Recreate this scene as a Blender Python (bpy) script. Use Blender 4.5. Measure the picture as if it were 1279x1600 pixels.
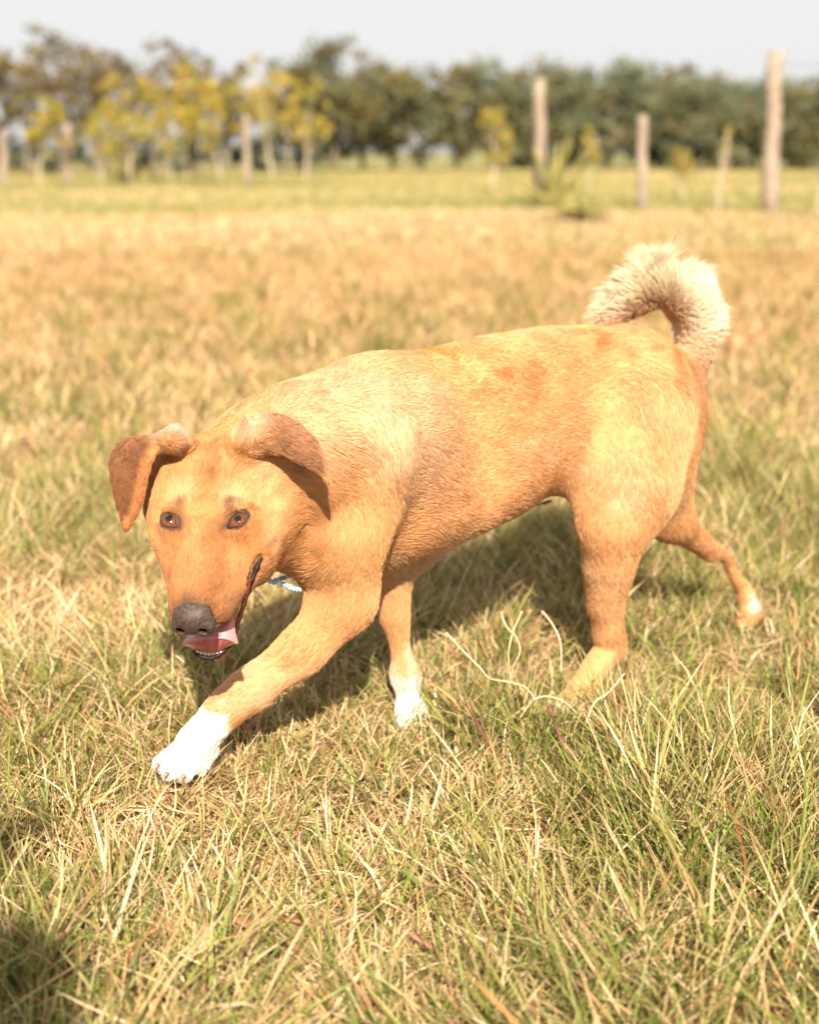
import bpy, bmesh, math, random
import numpy as np
from mathutils import Vector, Matrix, kdtree, noise as mnoise

rng = np.random.default_rng(7)
random.seed(7)
S = bpy.context.scene
for o in list(bpy.data.objects):
    bpy.data.objects.remove(o)

# ------------------------------------------------------------------ camera, sky, sun, exposure
CAM_H = 0.80
PITCH = math.radians(15.5)
FPX = 2027.0                      # focal length in pixels of a 1279 x 1600 frame
cam_d = bpy.data.cameras.new('camera')
cam = bpy.data.objects.new('camera', cam_d)
S.collection.objects.link(cam)
cam.location = (0, 0, CAM_H)
cam.rotation_euler = (math.pi / 2 - PITCH, 0, 0)
cam_d.sensor_fit = 'VERTICAL'
cam_d.sensor_height = 30.0
cam_d.lens = FPX / 1600 * 30.0
cam_d.clip_start = 0.02
cam_d.clip_end = 2000
cam_d.dof.use_dof = True
cam_d.dof.focus_distance = 1.56
cam_d.dof.aperture_fstop = 2.5
cam_d.dof.aperture_blades = 0
S.camera = cam

SUN_EL = math.radians(40)
SHX, SHY = -0.09, 0.996             # horizontal direction in which shadows fall
w = bpy.data.worlds.new('World')
S.world = w
w.use_nodes = True
nt = w.node_tree
nt.nodes.clear()
out = nt.nodes.new('ShaderNodeOutputWorld')
bg = nt.nodes.new('ShaderNodeBackground')
sky = nt.nodes.new('ShaderNodeTexSky')
sky.sky_type = 'NISHITA'
sky.sun_disc = False
sky.sun_elevation = SUN_EL
sky.sun_rotation = math.atan2(-SHX, -SHY)
sky.air_density = 1.0
sky.dust_density = 4.0
sky.ozone_density = 1.0
# thin even veil of high cloud over the blue
veil = nt.nodes.new('ShaderNodeMix'); veil.data_type = 'RGBA'
veil.inputs[0].default_value = 0.86
veil.inputs[7].default_value = (5.7, 5.65, 5.65, 1)
nt.links.new(sky.outputs[0], veil.inputs[6])
nt.links.new(veil.outputs[2], bg.inputs[0])
bg.inputs[1].default_value = 0.078
nt.links.new(bg.outputs[0], out.inputs[0])
sun_d = bpy.data.lights.new('sun', 'SUN')
sun_d.energy = 5.0
sun_d.angle = math.radians(0.7)
sun_d.color = (1.0, 0.89, 0.73)
sun = bpy.data.objects.new('sun', sun_d)
S.collection.objects.link(sun)
sd = Vector((SHX * math.cos(SUN_EL), SHY * math.cos(SUN_EL), -math.sin(SUN_EL)))
sun.rotation_euler = sd.to_track_quat('-Z', 'Y').to_euler()
S.view_settings.view_transform = 'Standard'
S.view_settings.look = 'None'
S.view_settings.gamma = 1
S.view_settings.use_curve_mapping = False
S.view_settings.exposure = 1.08
S.cycles.use_denoising = True
S.cycles.max_bounces = 5
S.cycles.diffuse_bounces = 3
S.cycles.glossy_bounces = 2
S.cycles.transmission_bounces = 3
S.cycles.transparent_max_bounces = 8

# ------------------------------------------------------------------ helpers
def at(px, py, Y):
    """point in the place that lies Y metres ahead of the tripod, seen at this spot of the photograph"""
    u = (px - 639.5) / FPX; v = (800 - py) / FPX
    t = Y / (math.cos(PITCH) + v * math.sin(PITCH))
    return np.array([u * t, Y, CAM_H + t * (v * math.cos(PITCH) - math.sin(PITCH))])
def zdepth(p):
    return p[1] * math.cos(PITCH) + (CAM_H - p[2]) * math.sin(PITCH)
def ground_at(px, py):
    v = (800 - py) / FPX; u = (px - 639.5) / FPX
    t = CAM_H / (math.sin(PITCH) - v * math.cos(PITCH))
    return (u * t, t * (math.cos(PITCH) + v * math.sin(PITCH)))
def srgb(r, g, b):
    f = lambda c: (c / 255 / 12.92) if c / 255 <= .04045 else ((c / 255 + .055) / 1.055) ** 2.4
    return (f(r), f(g), f(b))

def tag(o, label=None, cat=None, group=None, kind=None):
    if label: o['label'] = label
    if cat: o['category'] = cat
    if group: o['group'] = group
    if kind: o['kind'] = kind
    return o
def empty(name, loc=(0, 0, 0)):
    o = bpy.data.objects.new(name, None)
    o.empty_display_size = .1
    o.location = loc
    S.collection.objects.link(o)
    return o
def mesh_obj(name, V, F, mat=None, parent=None, smooth=True, loc=None):
    me = bpy.data.meshes.new(name)
    if isinstance(F, np.ndarray):
        V = np.asarray(V, dtype=np.float32)
        me.vertices.add(len(V)); me.vertices.foreach_set('co', V.ravel())
        n, k = F.shape
        me.loops.add(n * k); me.loops.foreach_set('vertex_index', F.astype(np.int32).ravel())
        me.polygons.add(n)
        me.polygons.foreach_set('loop_start', (np.arange(n) * k).astype(np.int32))
        me.update(calc_edges=True); me.validate()
    else:
        me.from_pydata([tuple(map(float, v)) for v in V], [], [tuple(f) for f in F]); me.update()
    if smooth: me.polygons.foreach_set('use_smooth', np.ones(len(me.polygons), dtype=bool))
    if mat: me.materials.append(mat)
    o = bpy.data.objects.new(name, me)
    S.collection.objects.link(o)
    if parent is not None: o.parent = parent
    if loc is not None: o.location = loc
    return o
def set_col(me, cols, name='col'):
    a = me.attributes.new(name, 'FLOAT_COLOR', 'POINT')
    c = np.ones((len(cols), 4), dtype=np.float32); c[:, :3] = cols
    a.data.foreach_set('color', c.ravel())

def mat(name, base=(.5, .5, .5), rough=.7, spec=.3, attr=None, noise=None, bump=None, transl=0, coat=0, sub=0):
    m = bpy.data.materials.new(name); m.use_nodes = True
    t = m.node_tree; b = t.nodes['Principled BSDF']
    b.inputs['Roughness'].default_value = rough
    b.inputs['Specular IOR Level'].default_value = spec
    b.inputs['Coat Weight'].default_value = coat
    if sub:
        b.inputs['Subsurface Weight'].default_value = sub
        b.inputs['Subsurface Radius'].default_value = (.008, .004, .003)
        b.inputs['Subsurface Scale'].default_value = 1
    colsock = None
    if attr:
        a = t.nodes.new('ShaderNodeAttribute'); a.attribute_name = attr; colsock = a.outputs['Color']
    if noise:
        sc, c2, det = noise
        n = t.nodes.new('ShaderNodeTexNoise'); n.inputs['Scale'].default_value = sc; n.inputs['Detail'].default_value = det
        tc = t.nodes.new('ShaderNodeTexCoord'); t.links.new(tc.outputs['Object'], n.inputs['Vector'])
        r = t.nodes.new('ShaderNodeMapRange'); r.inputs[1].default_value = .38; r.inputs[2].default_value = .62
        t.links.new(n.outputs['Fac'], r.inputs[0])
        mx = t.nodes.new('ShaderNodeMix'); mx.data_type = 'RGBA'
        t.links.new(r.outputs[0], mx.inputs[0])
        if colsock: t.links.new(colsock, mx.inputs[6])
        else: mx.inputs[6].default_value = (*base, 1)
        mx.inputs[7].default_value = (*c2, 1)
        colsock = mx.outputs[2]
    if colsock: t.links.new(colsock, b.inputs['Base Color'])
    else: b.inputs['Base Color'].default_value = (*base, 1)
    if bump:
        sc, st, dist = bump
        n = t.nodes.new('ShaderNodeTexNoise'); n.inputs['Scale'].default_value = sc; n.inputs['Detail'].default_value = 4
        tc = t.nodes.new('ShaderNodeTexCoord'); t.links.new(tc.outputs['Object'], n.inputs['Vector'])
        bp = t.nodes.new('ShaderNodeBump'); bp.inputs['Strength'].default_value = st; bp.inputs['Distance'].default_value = dist
        t.links.new(n.outputs['Fac'], bp.inputs['Height']); t.links.new(bp.outputs[0], b.inputs['Normal'])
    if transl:
        tr = t.nodes.new('ShaderNodeBsdfTranslucent')
        if colsock: t.links.new(colsock, tr.inputs['Color'])
        else: tr.inputs['Color'].default_value = (*base, 1)
        mx = t.nodes.new('ShaderNodeMixShader'); mx.inputs[0].default_value = transl
        t.links.new(b.outputs[0], mx.inputs[1]); t.links.new(tr.outputs[0], mx.inputs[2])
        t.links.new(mx.outputs[0], t.nodes['Material Output'].inputs['Surface'])
    return m

# ------------------------------------------------------------------ implicit-surface modelling
def unit(v):
    v = np.asarray(v, float); return v / (np.linalg.norm(v) + 1e-12)
class Cone:
    """tapered capsule a->b, radii ra, rb, flattened along unit vector w by factor k (<1 thinner)"""
    def __init__(s, a, b, ra, rb, w=None, k=1.0, blend=.02, grp=0):
        s.a, s.b = np.asarray(a, float), np.asarray(b, float); s.ra, s.rb, s.k, s.blend, s.grp = ra, rb, k, blend, grp
        s.w = None if w is None else unit(w)
        s.c = (s.a + s.b) / 2; s.R = np.linalg.norm(s.b - s.a) / 2 + max(ra, rb) * max(1, k)
    def d(s, P):
        a, b = s.a, s.b; q = P
        if s.w is not None and s.k != 1:
            q = P + np.outer((P - a) @ s.w, s.w) * (1 / s.k - 1)
            b = b + ((b - a) @ s.w) * s.w * (1 / s.k - 1)
        ab = b - a; L = ab @ ab + 1e-12
        t = np.clip(((q - a) @ ab) / L, 0, 1)
        r = s.ra + (s.rb - s.ra) * t
        d = np.linalg.norm(q - a - t[:, None] * ab, axis=1) - r
        return d * (min(1, s.k) if s.w is not None else 1)
class Ell:
    def __init__(s, c, axes, rad, blend=.02, grp=0):
        s.c = np.asarray(c, float); s.M = np.array([unit(x) for x in axes]); s.r = np.asarray(rad, float); s.blend = blend; s.R = max(rad); s.grp = grp
    def d(s, P):
        q = (P - s.c) @ s.M.T
        k0 = np.linalg.norm(q / s.r, axis=1); k1 = np.linalg.norm(q / (s.r ** 2), axis=1)
        return k0 * (k0 - 1) / (k1 + 1e-9)
class Sheet:
    def __init__(s, grid, th, blend=.006, grp=0):
        g = np.asarray(grid, float); s.T = []
        n, m = g.shape[:2]
        for i in range(n - 1):
            for j in range(m - 1):
                s.T += [(g[i, j], g[i + 1, j], g[i + 1, j + 1]), (g[i, j], g[i + 1, j + 1], g[i, j + 1])]
        s.th = th; s.blend = blend; s.grp = grp
        f = g.reshape(-1, 3); s.c = (f.min(0) + f.max(0)) / 2; s.R = np.linalg.norm(f - s.c, axis=1).max() + th
    def d(s, P):
        best = np.full(len(P), 1e9)
        for a, b, c in s.T:
            n = np.cross(b - a, c - a)
            if np.linalg.norm(n) < 1e-10: continue
            def seg(p, q):
                e = q - p; t = np.clip(((P - p) @ e) / (e @ e + 1e-14), 0, 1)
                return ((P - p - t[:, None] * e) ** 2).sum(1)
            dd = np.minimum(np.minimum(seg(a, b), seg(b, c)), seg(c, a))
            ins = (((P - a) @ np.cross(n, b - a)) >= 0) & (((P - b) @ np.cross(n, c - b)) >= 0) & (((P - c) @ np.cross(n, a - c)) >= 0)
            pl = ((P - a) @ n) ** 2 / (n @ n)
            dd = np.where(ins, pl, dd)
            best = np.minimum(best, dd)
        return np.sqrt(best) - s.th
def smin(a, b, k):
    h = np.clip(.5 + .5 * (b - a) / k, 0, 1)
    return b + (a - b) * h - k * h * (1 - h)
def field(prims, P, cuts=()):
    D = np.full(len(P), .3)
    for p in prims:
        m = np.linalg.norm(P - p.c, axis=1) < p.R + .05 + p.blend
        if not m.any(): continue
        D[m] = smin(D[m], p.d(P[m]), p.blend)
    for p in cuts:
        m = np.linalg.norm(P - p.c, axis=1) < p.R + .05
        if not m.any(): continue
        D[m] = -smin(-D[m], p.d(P[m]), p.blend)
    return D
def polygonise(prims, cuts, vox, iso=0.0, ratio=4):
    import openvdb as vdb
    lo = np.min([p.c - p.R for p in prims], 0) - .03; hi = np.max([p.c + p.R for p in prims], 0) + .03
    cv = vox * ratio
    n = np.ceil((hi - lo) / cv).astype(int)
    g = np.stack(np.meshgrid(*[np.arange(k) for k in n], indexing='ij'), -1).reshape(-1, 3)
    D = field(prims, lo + (g + .5) * cv, cuts)
    fine = np.where(D.reshape(n) < iso, -.05, .05).astype(np.float32)
    fine = np.repeat(np.repeat(np.repeat(fine, ratio, 0), ratio, 1), ratio, 2)
    sel = g[np.abs(D - iso) < cv * 1.25 + vox]
    off = np.stack(np.meshgrid(*[np.arange(ratio)] * 3, indexing='ij'), -1).reshape(-1, 3)
    idx = (sel[:, None, :] * ratio + off[None]).reshape(-1, 3)
    for s in range(0, len(idx), 400000):
        ii = idx[s:s + 400000]
        fine[ii[:, 0], ii[:, 1], ii[:, 2]] = field(prims, lo + (ii + .5) * vox, cuts)
    G = vdb.FloatGrid(.05); G.copyFromArray(fine)
    V, T, Q = G.convertToPolygons(isovalue=iso, adaptivity=0.0)
    V = lo + (V + .5) * vox
    F = Q[:, ::-1]
    if len(T): F = np.vstack([F, np.column_stack([T[:, ::-1], T[:, :1]])])
    return V, F
# ------------------------------------------------------------------ ground
def n2(x, y, f, seed):
    r_ = np.random.default_rng(seed); o_ = np.zeros_like(x)
    for k in range(7):
        a = r_.uniform(0, 6.283); ff = f * r_.uniform(.5, 1.7)
        b = r_.uniform(0, 6.283)
        o_ += np.sin((x * math.cos(a) + y * math.sin(a)) * ff + r_.uniform(0, 6.28) + 1.3 * np.sin((x * math.cos(b) + y * math.sin(b)) * ff * .6 + r_.uniform(0, 6)))
    return o_ / 7 ** .5
def gz(x, y):
    x = np.asarray(x, float); y = np.asarray(y, float)
    return -.012 + .007 * n2(x, y, 7, 11) * np.clip(1 - y / 9, 0, 1) + .02 * n2(x, y, .9, 12) * np.clip((y - 3) / 5, 0, 1) * np.clip(1 - (y - 30) / 30, 0, 1)
xs = np.concatenate([-np.geomspace(900, 3, 34), np.linspace(-2.9, 2.9, 110), np.geomspace(3, 900, 34)])
ys = np.concatenate([[-200, -60, -20, -8, -4], np.linspace(-2, 6, 140), np.geomspace(6.1, 1500, 80)])
X, Y = np.meshgrid(xs, ys); Z = gz(X, Y)
V = np.stack([X, Y, Z], -1).reshape(-1, 3); nx = len(xs)
I, J = np.meshgrid(np.arange(len(ys) - 1), np.arange(nx - 1), indexing='ij'); a_ = (I * nx + J).ravel()
F = np.column_stack([a_, a_ + 1, a_ + nx + 1, a_ + nx])
gm = bpy.data.materials.new('dry_ground'); gm.use_nodes = True
t = gm.node_tree; bs = t.nodes['Principled BSDF']; bs.inputs['Roughness'].default_value = .95; bs.inputs['Specular IOR Level'].default_value = .05
tc_n = t.nodes.new('ShaderNodeTexCoord')
def tnoise(scale, lo, hi, det=5):
    n = t.nodes.new('ShaderNodeTexNoise'); n.inputs['Scale'].default_value = scale; n.inputs['Detail'].default_value = det
    t.links.new(tc_n.outputs['Object'], n.inputs['Vector'])
    r = t.nodes.new('ShaderNodeMapRange'); r.inputs[1].default_value = lo; r.inputs[2].default_value = hi
    t.links.new(n.outputs['Fac'], r.inputs[0]); return r.outputs[0]
def tmix(f, a, b):
    m = t.nodes.new('ShaderNodeMix'); m.data_type = 'RGBA'
    if isinstance(f, float): m.inputs[0].default_value = f
    else: t.links.new(f, m.inputs[0])
    for k, v in ((6, a), (7, b)):
        if isinstance(v, tuple): m.inputs[k].default_value = (*v, 1)
        else: t.links.new(v, m.inputs[k])
    return m.outputs[2]
near_c = tmix(tnoise(60, .40, .62), (.12, .08, .045), (.32, .225, .125))
near_c = tmix(tnoise(5, .42, .60), near_c, (.19, .14, .065))
far_c = tmix(tnoise(.35, .40, .62), (.31, .205, .105), (.24, .18, .085))
field_c = tmix(tnoise(.12, .40, .62), (.20, .20, .08), (.26, .225, .10))
sep = t.nodes.new('ShaderNodeSeparateXYZ'); t.links.new(tc_n.outputs['Object'], sep.inputs[0])
def step(lo, hi):
    r = t.nodes.new('ShaderNodeMapRange'); r.inputs[1].default_value = lo; r.inputs[2].default_value = hi
    t.links.new(sep.outputs['Y'], r.inputs[0]); return r.outputs[0]
c1 = tmix(step(5.0, 12.0), near_c, far_c)
c2 = tmix(step(17.0, 20.0), c1, field_c)
t.links.new(c2, bs.inputs['Base Color'])
bp = t.nodes.new('ShaderNodeBump'); bp.inputs['Strength'].default_value = .7; bp.inputs['Distance'].default_value = .008
nn_ = t.nodes.new('ShaderNodeTexNoise'); nn_.inputs['Scale'].default_value = 90; nn_.inputs['Detail'].default_value = 6
t.links.new(tc_n.outputs['Object'], nn_.inputs['Vector']); t.links.new(nn_.outputs['Fac'], bp.inputs['Height']); t.links.new(bp.outputs[0], bs.inputs['Normal'])
g_ = mesh_obj('ground', V, F, gm)
g_['kind'] = 'structure'

# ------------------------------------------------------------------ grass
GREENS = np.array([(.16, .205, .035), (.215, .255, .045), (.11, .155, .03), (.29, .285, .075), (.26, .23, .065), (.18, .22, .05)])
STRAWS = np.array([(.62, .445, .24), (.54, .365, .17), (.76, .60, .39), (.46, .29, .135), (.60, .44, .22), (.50, .355, .16), (.68, .49, .28)])
REDS = np.array([(.34, .12, .06), (.50, .23, .08), (.40, .17, .12)])
grass_m = mat('grass_blades', rough=.5, spec=.25, attr='col', transl=.22)
def greenness(x, y):
    g = .50 + .24 * n2(x, y, 6, 21) + .18 * n2(x, y, 1.6, 22)
    g += .50 * np.exp(-((x + .42) / .20) ** 2 - ((y - 1.12) / .20) ** 2)        # rank green tuft put in for the shade at lower left
    g += .28 * np.exp(-((x - .38) / .22) ** 2 - ((y - 1.35) / .30) ** 2)
    g += .30 * np.exp(-((x - .9) / .35) ** 2 - ((y - 2.7) / .8) ** 2)
    g += .32 * np.exp(-((x - .15) / .5) ** 2 - ((y - 2.4) / .35) ** 2)
    g -= .30 * np.exp(-((x + .35) / .22) ** 2 - ((y - 1.36) / .12) ** 2)
    g -= .26 * np.clip((y - 2.8) / 2.0, 0, 1)
    return np.clip(g, .03, .97)
FEET = [(-.27, 1.50), (.0, 1.745), (.22, 1.80), (.58, 2.13), (.07, 1.63), (.13, 1.60), (.18, 1.60), (.22, 1.66), (.25, 1.58), (.13, 1.52), (.21, 1.52)]
def hollow(x, y):
    return np.clip(np.exp(-((x - .17) / .10) ** 2 - ((y - 1.36) / .07) ** 2) + np.exp(-((x - .62) / .09) ** 2 - ((y - 1.66) / .06) ** 2) + .7 * np.exp(-((x - .05) / .14) ** 2 - ((y - 1.17) / .05) ** 2), 0, 1)
def blade_mesh(x, y, h, w, az, lean, bend, c0, c1, c2, seg, flat=None, curl=None):
    """all blades of one patch of turf as ribbons that narrow to a point"""
    n = len(x); p = np.column_stack([x, y, gz(x, y) - .003])
    if flat is not None: p[:, 2] += .005 + flat
    tw = rng.uniform(0, 6.283, n); V_ = np.zeros((n, 2 * seg + 1, 3), np.float32); C_ = np.zeros((n, 2 * seg + 1, 3), np.float32)
    dz = h / seg; a = az.copy()
    for k in range(seg + 1):
        t_ = k / seg
        cc = c0 * (1 - min(1, t_ * 2)) + c1 * min(1, t_ * 2) if t_ < .5 else c1 * (1 - (t_ - .5) * 2) + c2 * (t_ - .5) * 2
        if k < seg:
            wk = w * (1 - .55 * t_ ** 1.5) / 2
            sd = np.column_stack([np.cos(tw + .8 * t_) * wk, np.sin(tw + .8 * t_) * wk, .2 * wk])
            V_[:, 2 * k] = p - sd; V_[:, 2 * k + 1] = p + sd; C_[:, 2 * k] = cc; C_[:, 2 * k + 1] = cc
        else:
            V_[:, 2 * k] = p; C_[:, 2 * k] = cc
        th = (lean + bend * t_) if flat is None else 1.5 + .12 * np.sin(3 * t_ + tw)
        if curl is not None: a = a + curl / seg
        p = p + np.column_stack([np.cos(a) * np.sin(th), np.sin(a) * np.sin(th), np.cos(th)]) * dz[:, None]
        p[:, 2] = np.maximum(p[:, 2], gz(p[:, 0], p[:, 1]) + .002)
    f = []
    for k in range(seg - 1):
        q = 2 * k; f += [(q, q + 1, q + 3), (q, q + 3, q + 2)]
    q = 2 * (seg - 1); f.append((q, q + 1, q + 2)); f = np.array(f)
    F_ = (np.arange(n)[:, None, None] * (2 * seg + 1) + f[None]).reshape(-1, 3)
    return V_.reshape(-1, 3), F_, C_.reshape(-1, 3)
def join(parts):
    Vs, Fs, Cs = [], [], []; o_ = 0
    for v, f, c in parts: Vs.append(v); Fs.append(f + o_); Cs.append(c); o_ += len(v)
    return np.vstack(Vs), np.vstack(Fs), np.vstack(Cs)
def wedge(n, y0, y1, margin=.22, power=1.0):
    y = rng.uniform(y0 ** power, y1 ** power, n) ** (1 / power)
    return rng.uniform(-1, 1, n) * ((y + .3) * 640 / FPX * 1.06 + margin), y
def colours(n, g, x, y):
    isg = rng.random(n) < g
    c1 = np.where(isg[:, None], GREENS[rng.integers(0, len(GREENS), n)], STRAWS[rng.integers(0, len(STRAWS), n)]) * rng.uniform(.78, 1.2, n)[:, None]
    red = rng.random(n) < .03
    c1 = np.where(red[:, None], REDS[rng.integers(0, 3, n)] * rng.uniform(.8, 1.3, n)[:, None], c1)
    st = STRAWS[rng.integers(0, len(STRAWS), n)]
    c0 = np.where((isg & (rng.random(n) < .7))[:, None], c1 * .35 + st * .55, c1 * .95)
    c2 = np.where((isg & (rng.random(n) < .5))[:, None], c1 * .3 + st * .7, c1 * 1.04)
    return c0, c1, c2, isg
def turf(n_tufts, per, n_loose, n_flat, y0, y1, wsc, hsc, seg, power=1.35, gofs=0.0):
    parts = []
    tx, ty = wedge(n_tufts, y0, y1, power=power)
    k = rng.integers(int(per * .4), int(per * 1.6), n_tufts); tid = np.repeat(np.arange(n_tufts), k); n = len(tid)
    a = rng.uniform(0, 6.283, n); tr = rng.uniform(.008, .035, n_tufts)[tid] * hsc; rr = tr * np.sqrt(rng.random(n))
    x = tx[tid] + rr * np.cos(a); y = ty[tid] + rr * np.sin(a)
    g0 = np.clip(greenness(tx, ty) + gofs, .02, .97); tg = np.where(rng.random(n_tufts) < g0, rng.uniform(.55, .95, n_tufts), rng.uniform(0, .25, n_tufts))
    hol = hollow(x, y)
    th_ = rng.uniform(.035, .125, n_tufts) * (1 + .28 * n2(tx, ty, 6, 23)) * (1 + .45 * (tg > .5) * rng.random(n_tufts))
    th_ *= 1 + .55 * np.exp(-((tx + .44) / .18) ** 2 - ((ty - 1.12) / .2) ** 2) + .60 * np.exp(-((tx - .36) / .22) ** 2 - ((ty - 1.26) / .20) ** 2)
    h = np.clip(th_[tid] * .92, .02, .20) * rng.uniform(.55, 1.25, n) * hsc * (1 - .6 * hol)
    for fx, fy in FEET: h = h * (1 - .45 * np.exp(-((x - fx) ** 2 + (y - fy + .03) ** 2) / .05 ** 2))
    taz = rng.uniform(0, 6.283, n_tufts)[tid]
    az = np.where(rng.random(n) < .6, a, taz) + rng.normal(0, .5, n)
    lean = .12 + np.abs(rng.normal(0, .28, n)) + .35 * rr / (tr + 1e-6) + .35 * (tg[tid] < .5) * rng.random(n); bend = rng.uniform(-.1, 1.1, n) + .5 * (tg[tid] < .5) * rng.random(n)
    c0, c1, c2, isg = colours(n, tg[tid], x, y)
    dn = 1 - np.clip((y - 2.6) / 4, 0, 1)[:, None] * np.array([.10, .20, .30]); c0, c1, c2 = c0 * dn, c1 * dn, c2 * dn
    w = rng.uniform(.0016, .0040, n) * wsc * np.where(rng.random(n) < .10, 1.6, 1)
    parts.append(blade_mesh(x, y, h, w, az, lean, bend, c0, c1, c2, seg, curl=rng.normal(0, .6, n)))
    x, y = wedge(n_loose, y0, y1, power=power); n = n_loose
    c0, c1, c2, isg = colours(n, np.clip(greenness(x, y) * .55 + gofs, .02, .9), x, y)
    h = rng.uniform(.02, .10, n) * hsc * (1 - .6 * hollow(x, y))
    parts.append(blade_mesh(x, y, h, rng.uniform(.0012, .0034, n) * wsc, rng.uniform(0, 6.283, n), np.abs(rng.normal(.5, .4, n)), rng.uniform(-.6, 1.3, n), c0, c1, c2, seg, curl=rng.normal(0, 1.2, n)))
    if n_flat:
        x, y = wedge(n_flat, y0, y1, power=power); n = n_flat
        c0, c1, c2, isg = colours(n, np.full(n, .05), x, y)
        parts.append(blade_mesh(x, y, rng.uniform(.02, .10, n) * hsc, rng.uniform(.0012, .0048, n) * wsc, rng.uniform(0, 6.283, n), None, None, c0 * .95, c1 * .95, c2 * .95, 3, flat=np.abs(rng.normal(0, .012, n)), curl=rng.normal(0, .9, n)))
    return join(parts)
def turf_obj(name, data, label):
    v, f, c = data
    o = mesh_obj(name, v, f, grass_m); set_col(o.data, c); tag(o, label, 'grass', kind='stuff'); print(name, len(f)); return o
turf_obj('grass', turf(5600, 24, 26000, 26000, .90, 3.4, 1.0, 1.0, 4), 'mixed green and straw coloured grass under and around the dog')
turf_obj('meadow_grass', turf(7000, 12, 40000, 0, 3.3, 11.0, 1.9, 1.25, 2, power=1.2, gofs=-.02), 'dry tan grass of the open meadow behind the dog')
# far meadow and the green strip
n = 120000
x, y = wedge(n, 10.5, 64, margin=1, power=1.1)
strip = np.clip((y - 17.5) / 2, 0, 1)
g = np.clip(.22 + .2 * n2(x, y, .5, 31) + .50 * strip + .12 * strip * n2(x, y, .25, 33), 0, 1)
c0, c1, c2, isg = colours(n, g, x, y)
turf_obj('field_grass', blade_mesh(x, y, rng.uniform(.04, .10, n) * (1 - .3 * y / 64), rng.uniform(.012, .024, n) * (.6 + y / 30), rng.uniform(0, 6.283, n), np.abs(rng.normal(0, .4, n)), rng.uniform(0, .8, n), c1, c1, c2, 1), 'pale green strip of field grass in front of the treeline')

# ------------------------------------------------------------------ posts, wires
wood_m = mat('weathered_wood', (.26, .20, .155), .85, .15, noise=(9, (.38, .30, .235), 6), bump=(45, .6, .01))
def tube(pts, rads, sides=10, jitter=0):
    Vs, Fs = [], []
    P = [np.asarray(p, float) for p in pts]
    for i, p in enumerate(P):
        tng = unit(P[min(i + 1, len(P) - 1)] - P[max(i - 1, 0)])
        a1 = unit(np.cross(tng, [.3, .95, .1])); a2 = np.cross(tng, a1)
        for j in range(sides):
            ph = 2 * math.pi * j / sides; r_ = rads[i] * (1 + (jitter * math.sin(j * 2.3 + i * .7) if jitter else 0))
            Vs.append(p + r_ * (math.cos(ph) * a1 + math.sin(ph) * a2))
    for i in range(len(P) - 1):
        for j in range(sides):
            Fs.append((i * sides + j, i * sides + (j + 1) % sides, (i + 1) * sides + (j + 1) % sides, (i + 1) * sides + j))
    Fs.append(tuple(range(sides))[::-1]); Fs.append(tuple((len(P) - 1) * sides + j for j in range(sides)))
    return Vs, Fs
def post(px, ytop, ybase, wpx, label, lean=0.0):
    gx, gy = ground_at(px, ybase)
    base = np.array([gx, gy, 0.0]); Z_ = zdepth(base)
    top = at(px + lean, ytop, gy); r_ = wpx / 2 * Z_ / FPX
    n_ = 9; pts = [base * (1 - k / n_) + top * k / n_ + np.array([math.sin(k * 1.3 + px) * r_ * .12, 0, 0]) for k in range(n_ + 1)]
    pts[0] = pts[0] - [0, 0, .15]
    rad = [r_ * (1.06 - .16 * k / n_) for k in range(n_ + 1)]
    pts.append(pts[-1] + [0, 0, r_ * .25]); rad.append(r_ * .6)
    Vs, Fs = tube([p - base for p in pts], rad, 12, .07)
    o = mesh_obj('fence_post', Vs, Fs, wood_m, loc=tuple(base), smooth=True)
    tag(o, label, 'post', 'wooden posts standing across the meadow')
    return base, top
b1 = post(1201, 82, 332, 25, 'tall leaning wooden post at the far right of the meadow', 10)
b2 = post(1003, 182, 324, 16, 'short wooden post between the tall right post and the spiky plant')
b3 = post(843, 125, 318, 18, 'thick wooden post rising right behind the spiky yellow plant')
b4 = post(387, 182, 287, 11, 'wooden post right of the leaning saplings', -3)
b5 = post(107, 196, 290, 12, 'wooden post beside a thin pale trunk under the big left trees')
b6 = post(8, 205, 292, 12, 'wooden post at the left edge of the meadow', -3)
b7 = post(240, 215, 284, 7, 'thin wooden post among the yellow bushes on the left')
wire_m = mat('wire', (.25, .25, .26), .4, .5)
wp = []
for k in range(25):
    f = k / 24; A_ = b1[1] * 1; A_ = A_ + np.array([0, 0, -.12]); B_w = A_ + np.array([9, 6, .35])
    p = A_ * (1 - f) + B_w * f; p[2] -= .35 * 4 * f * (1 - f) * .5; wp.append(p)
Vs, Fs = tube(wp, [.011] * 25, 5)
tag(mesh_obj('fence_wire', Vs, Fs, wire_m), 'slack wire running right from the top of the tall post', 'wire')

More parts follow.
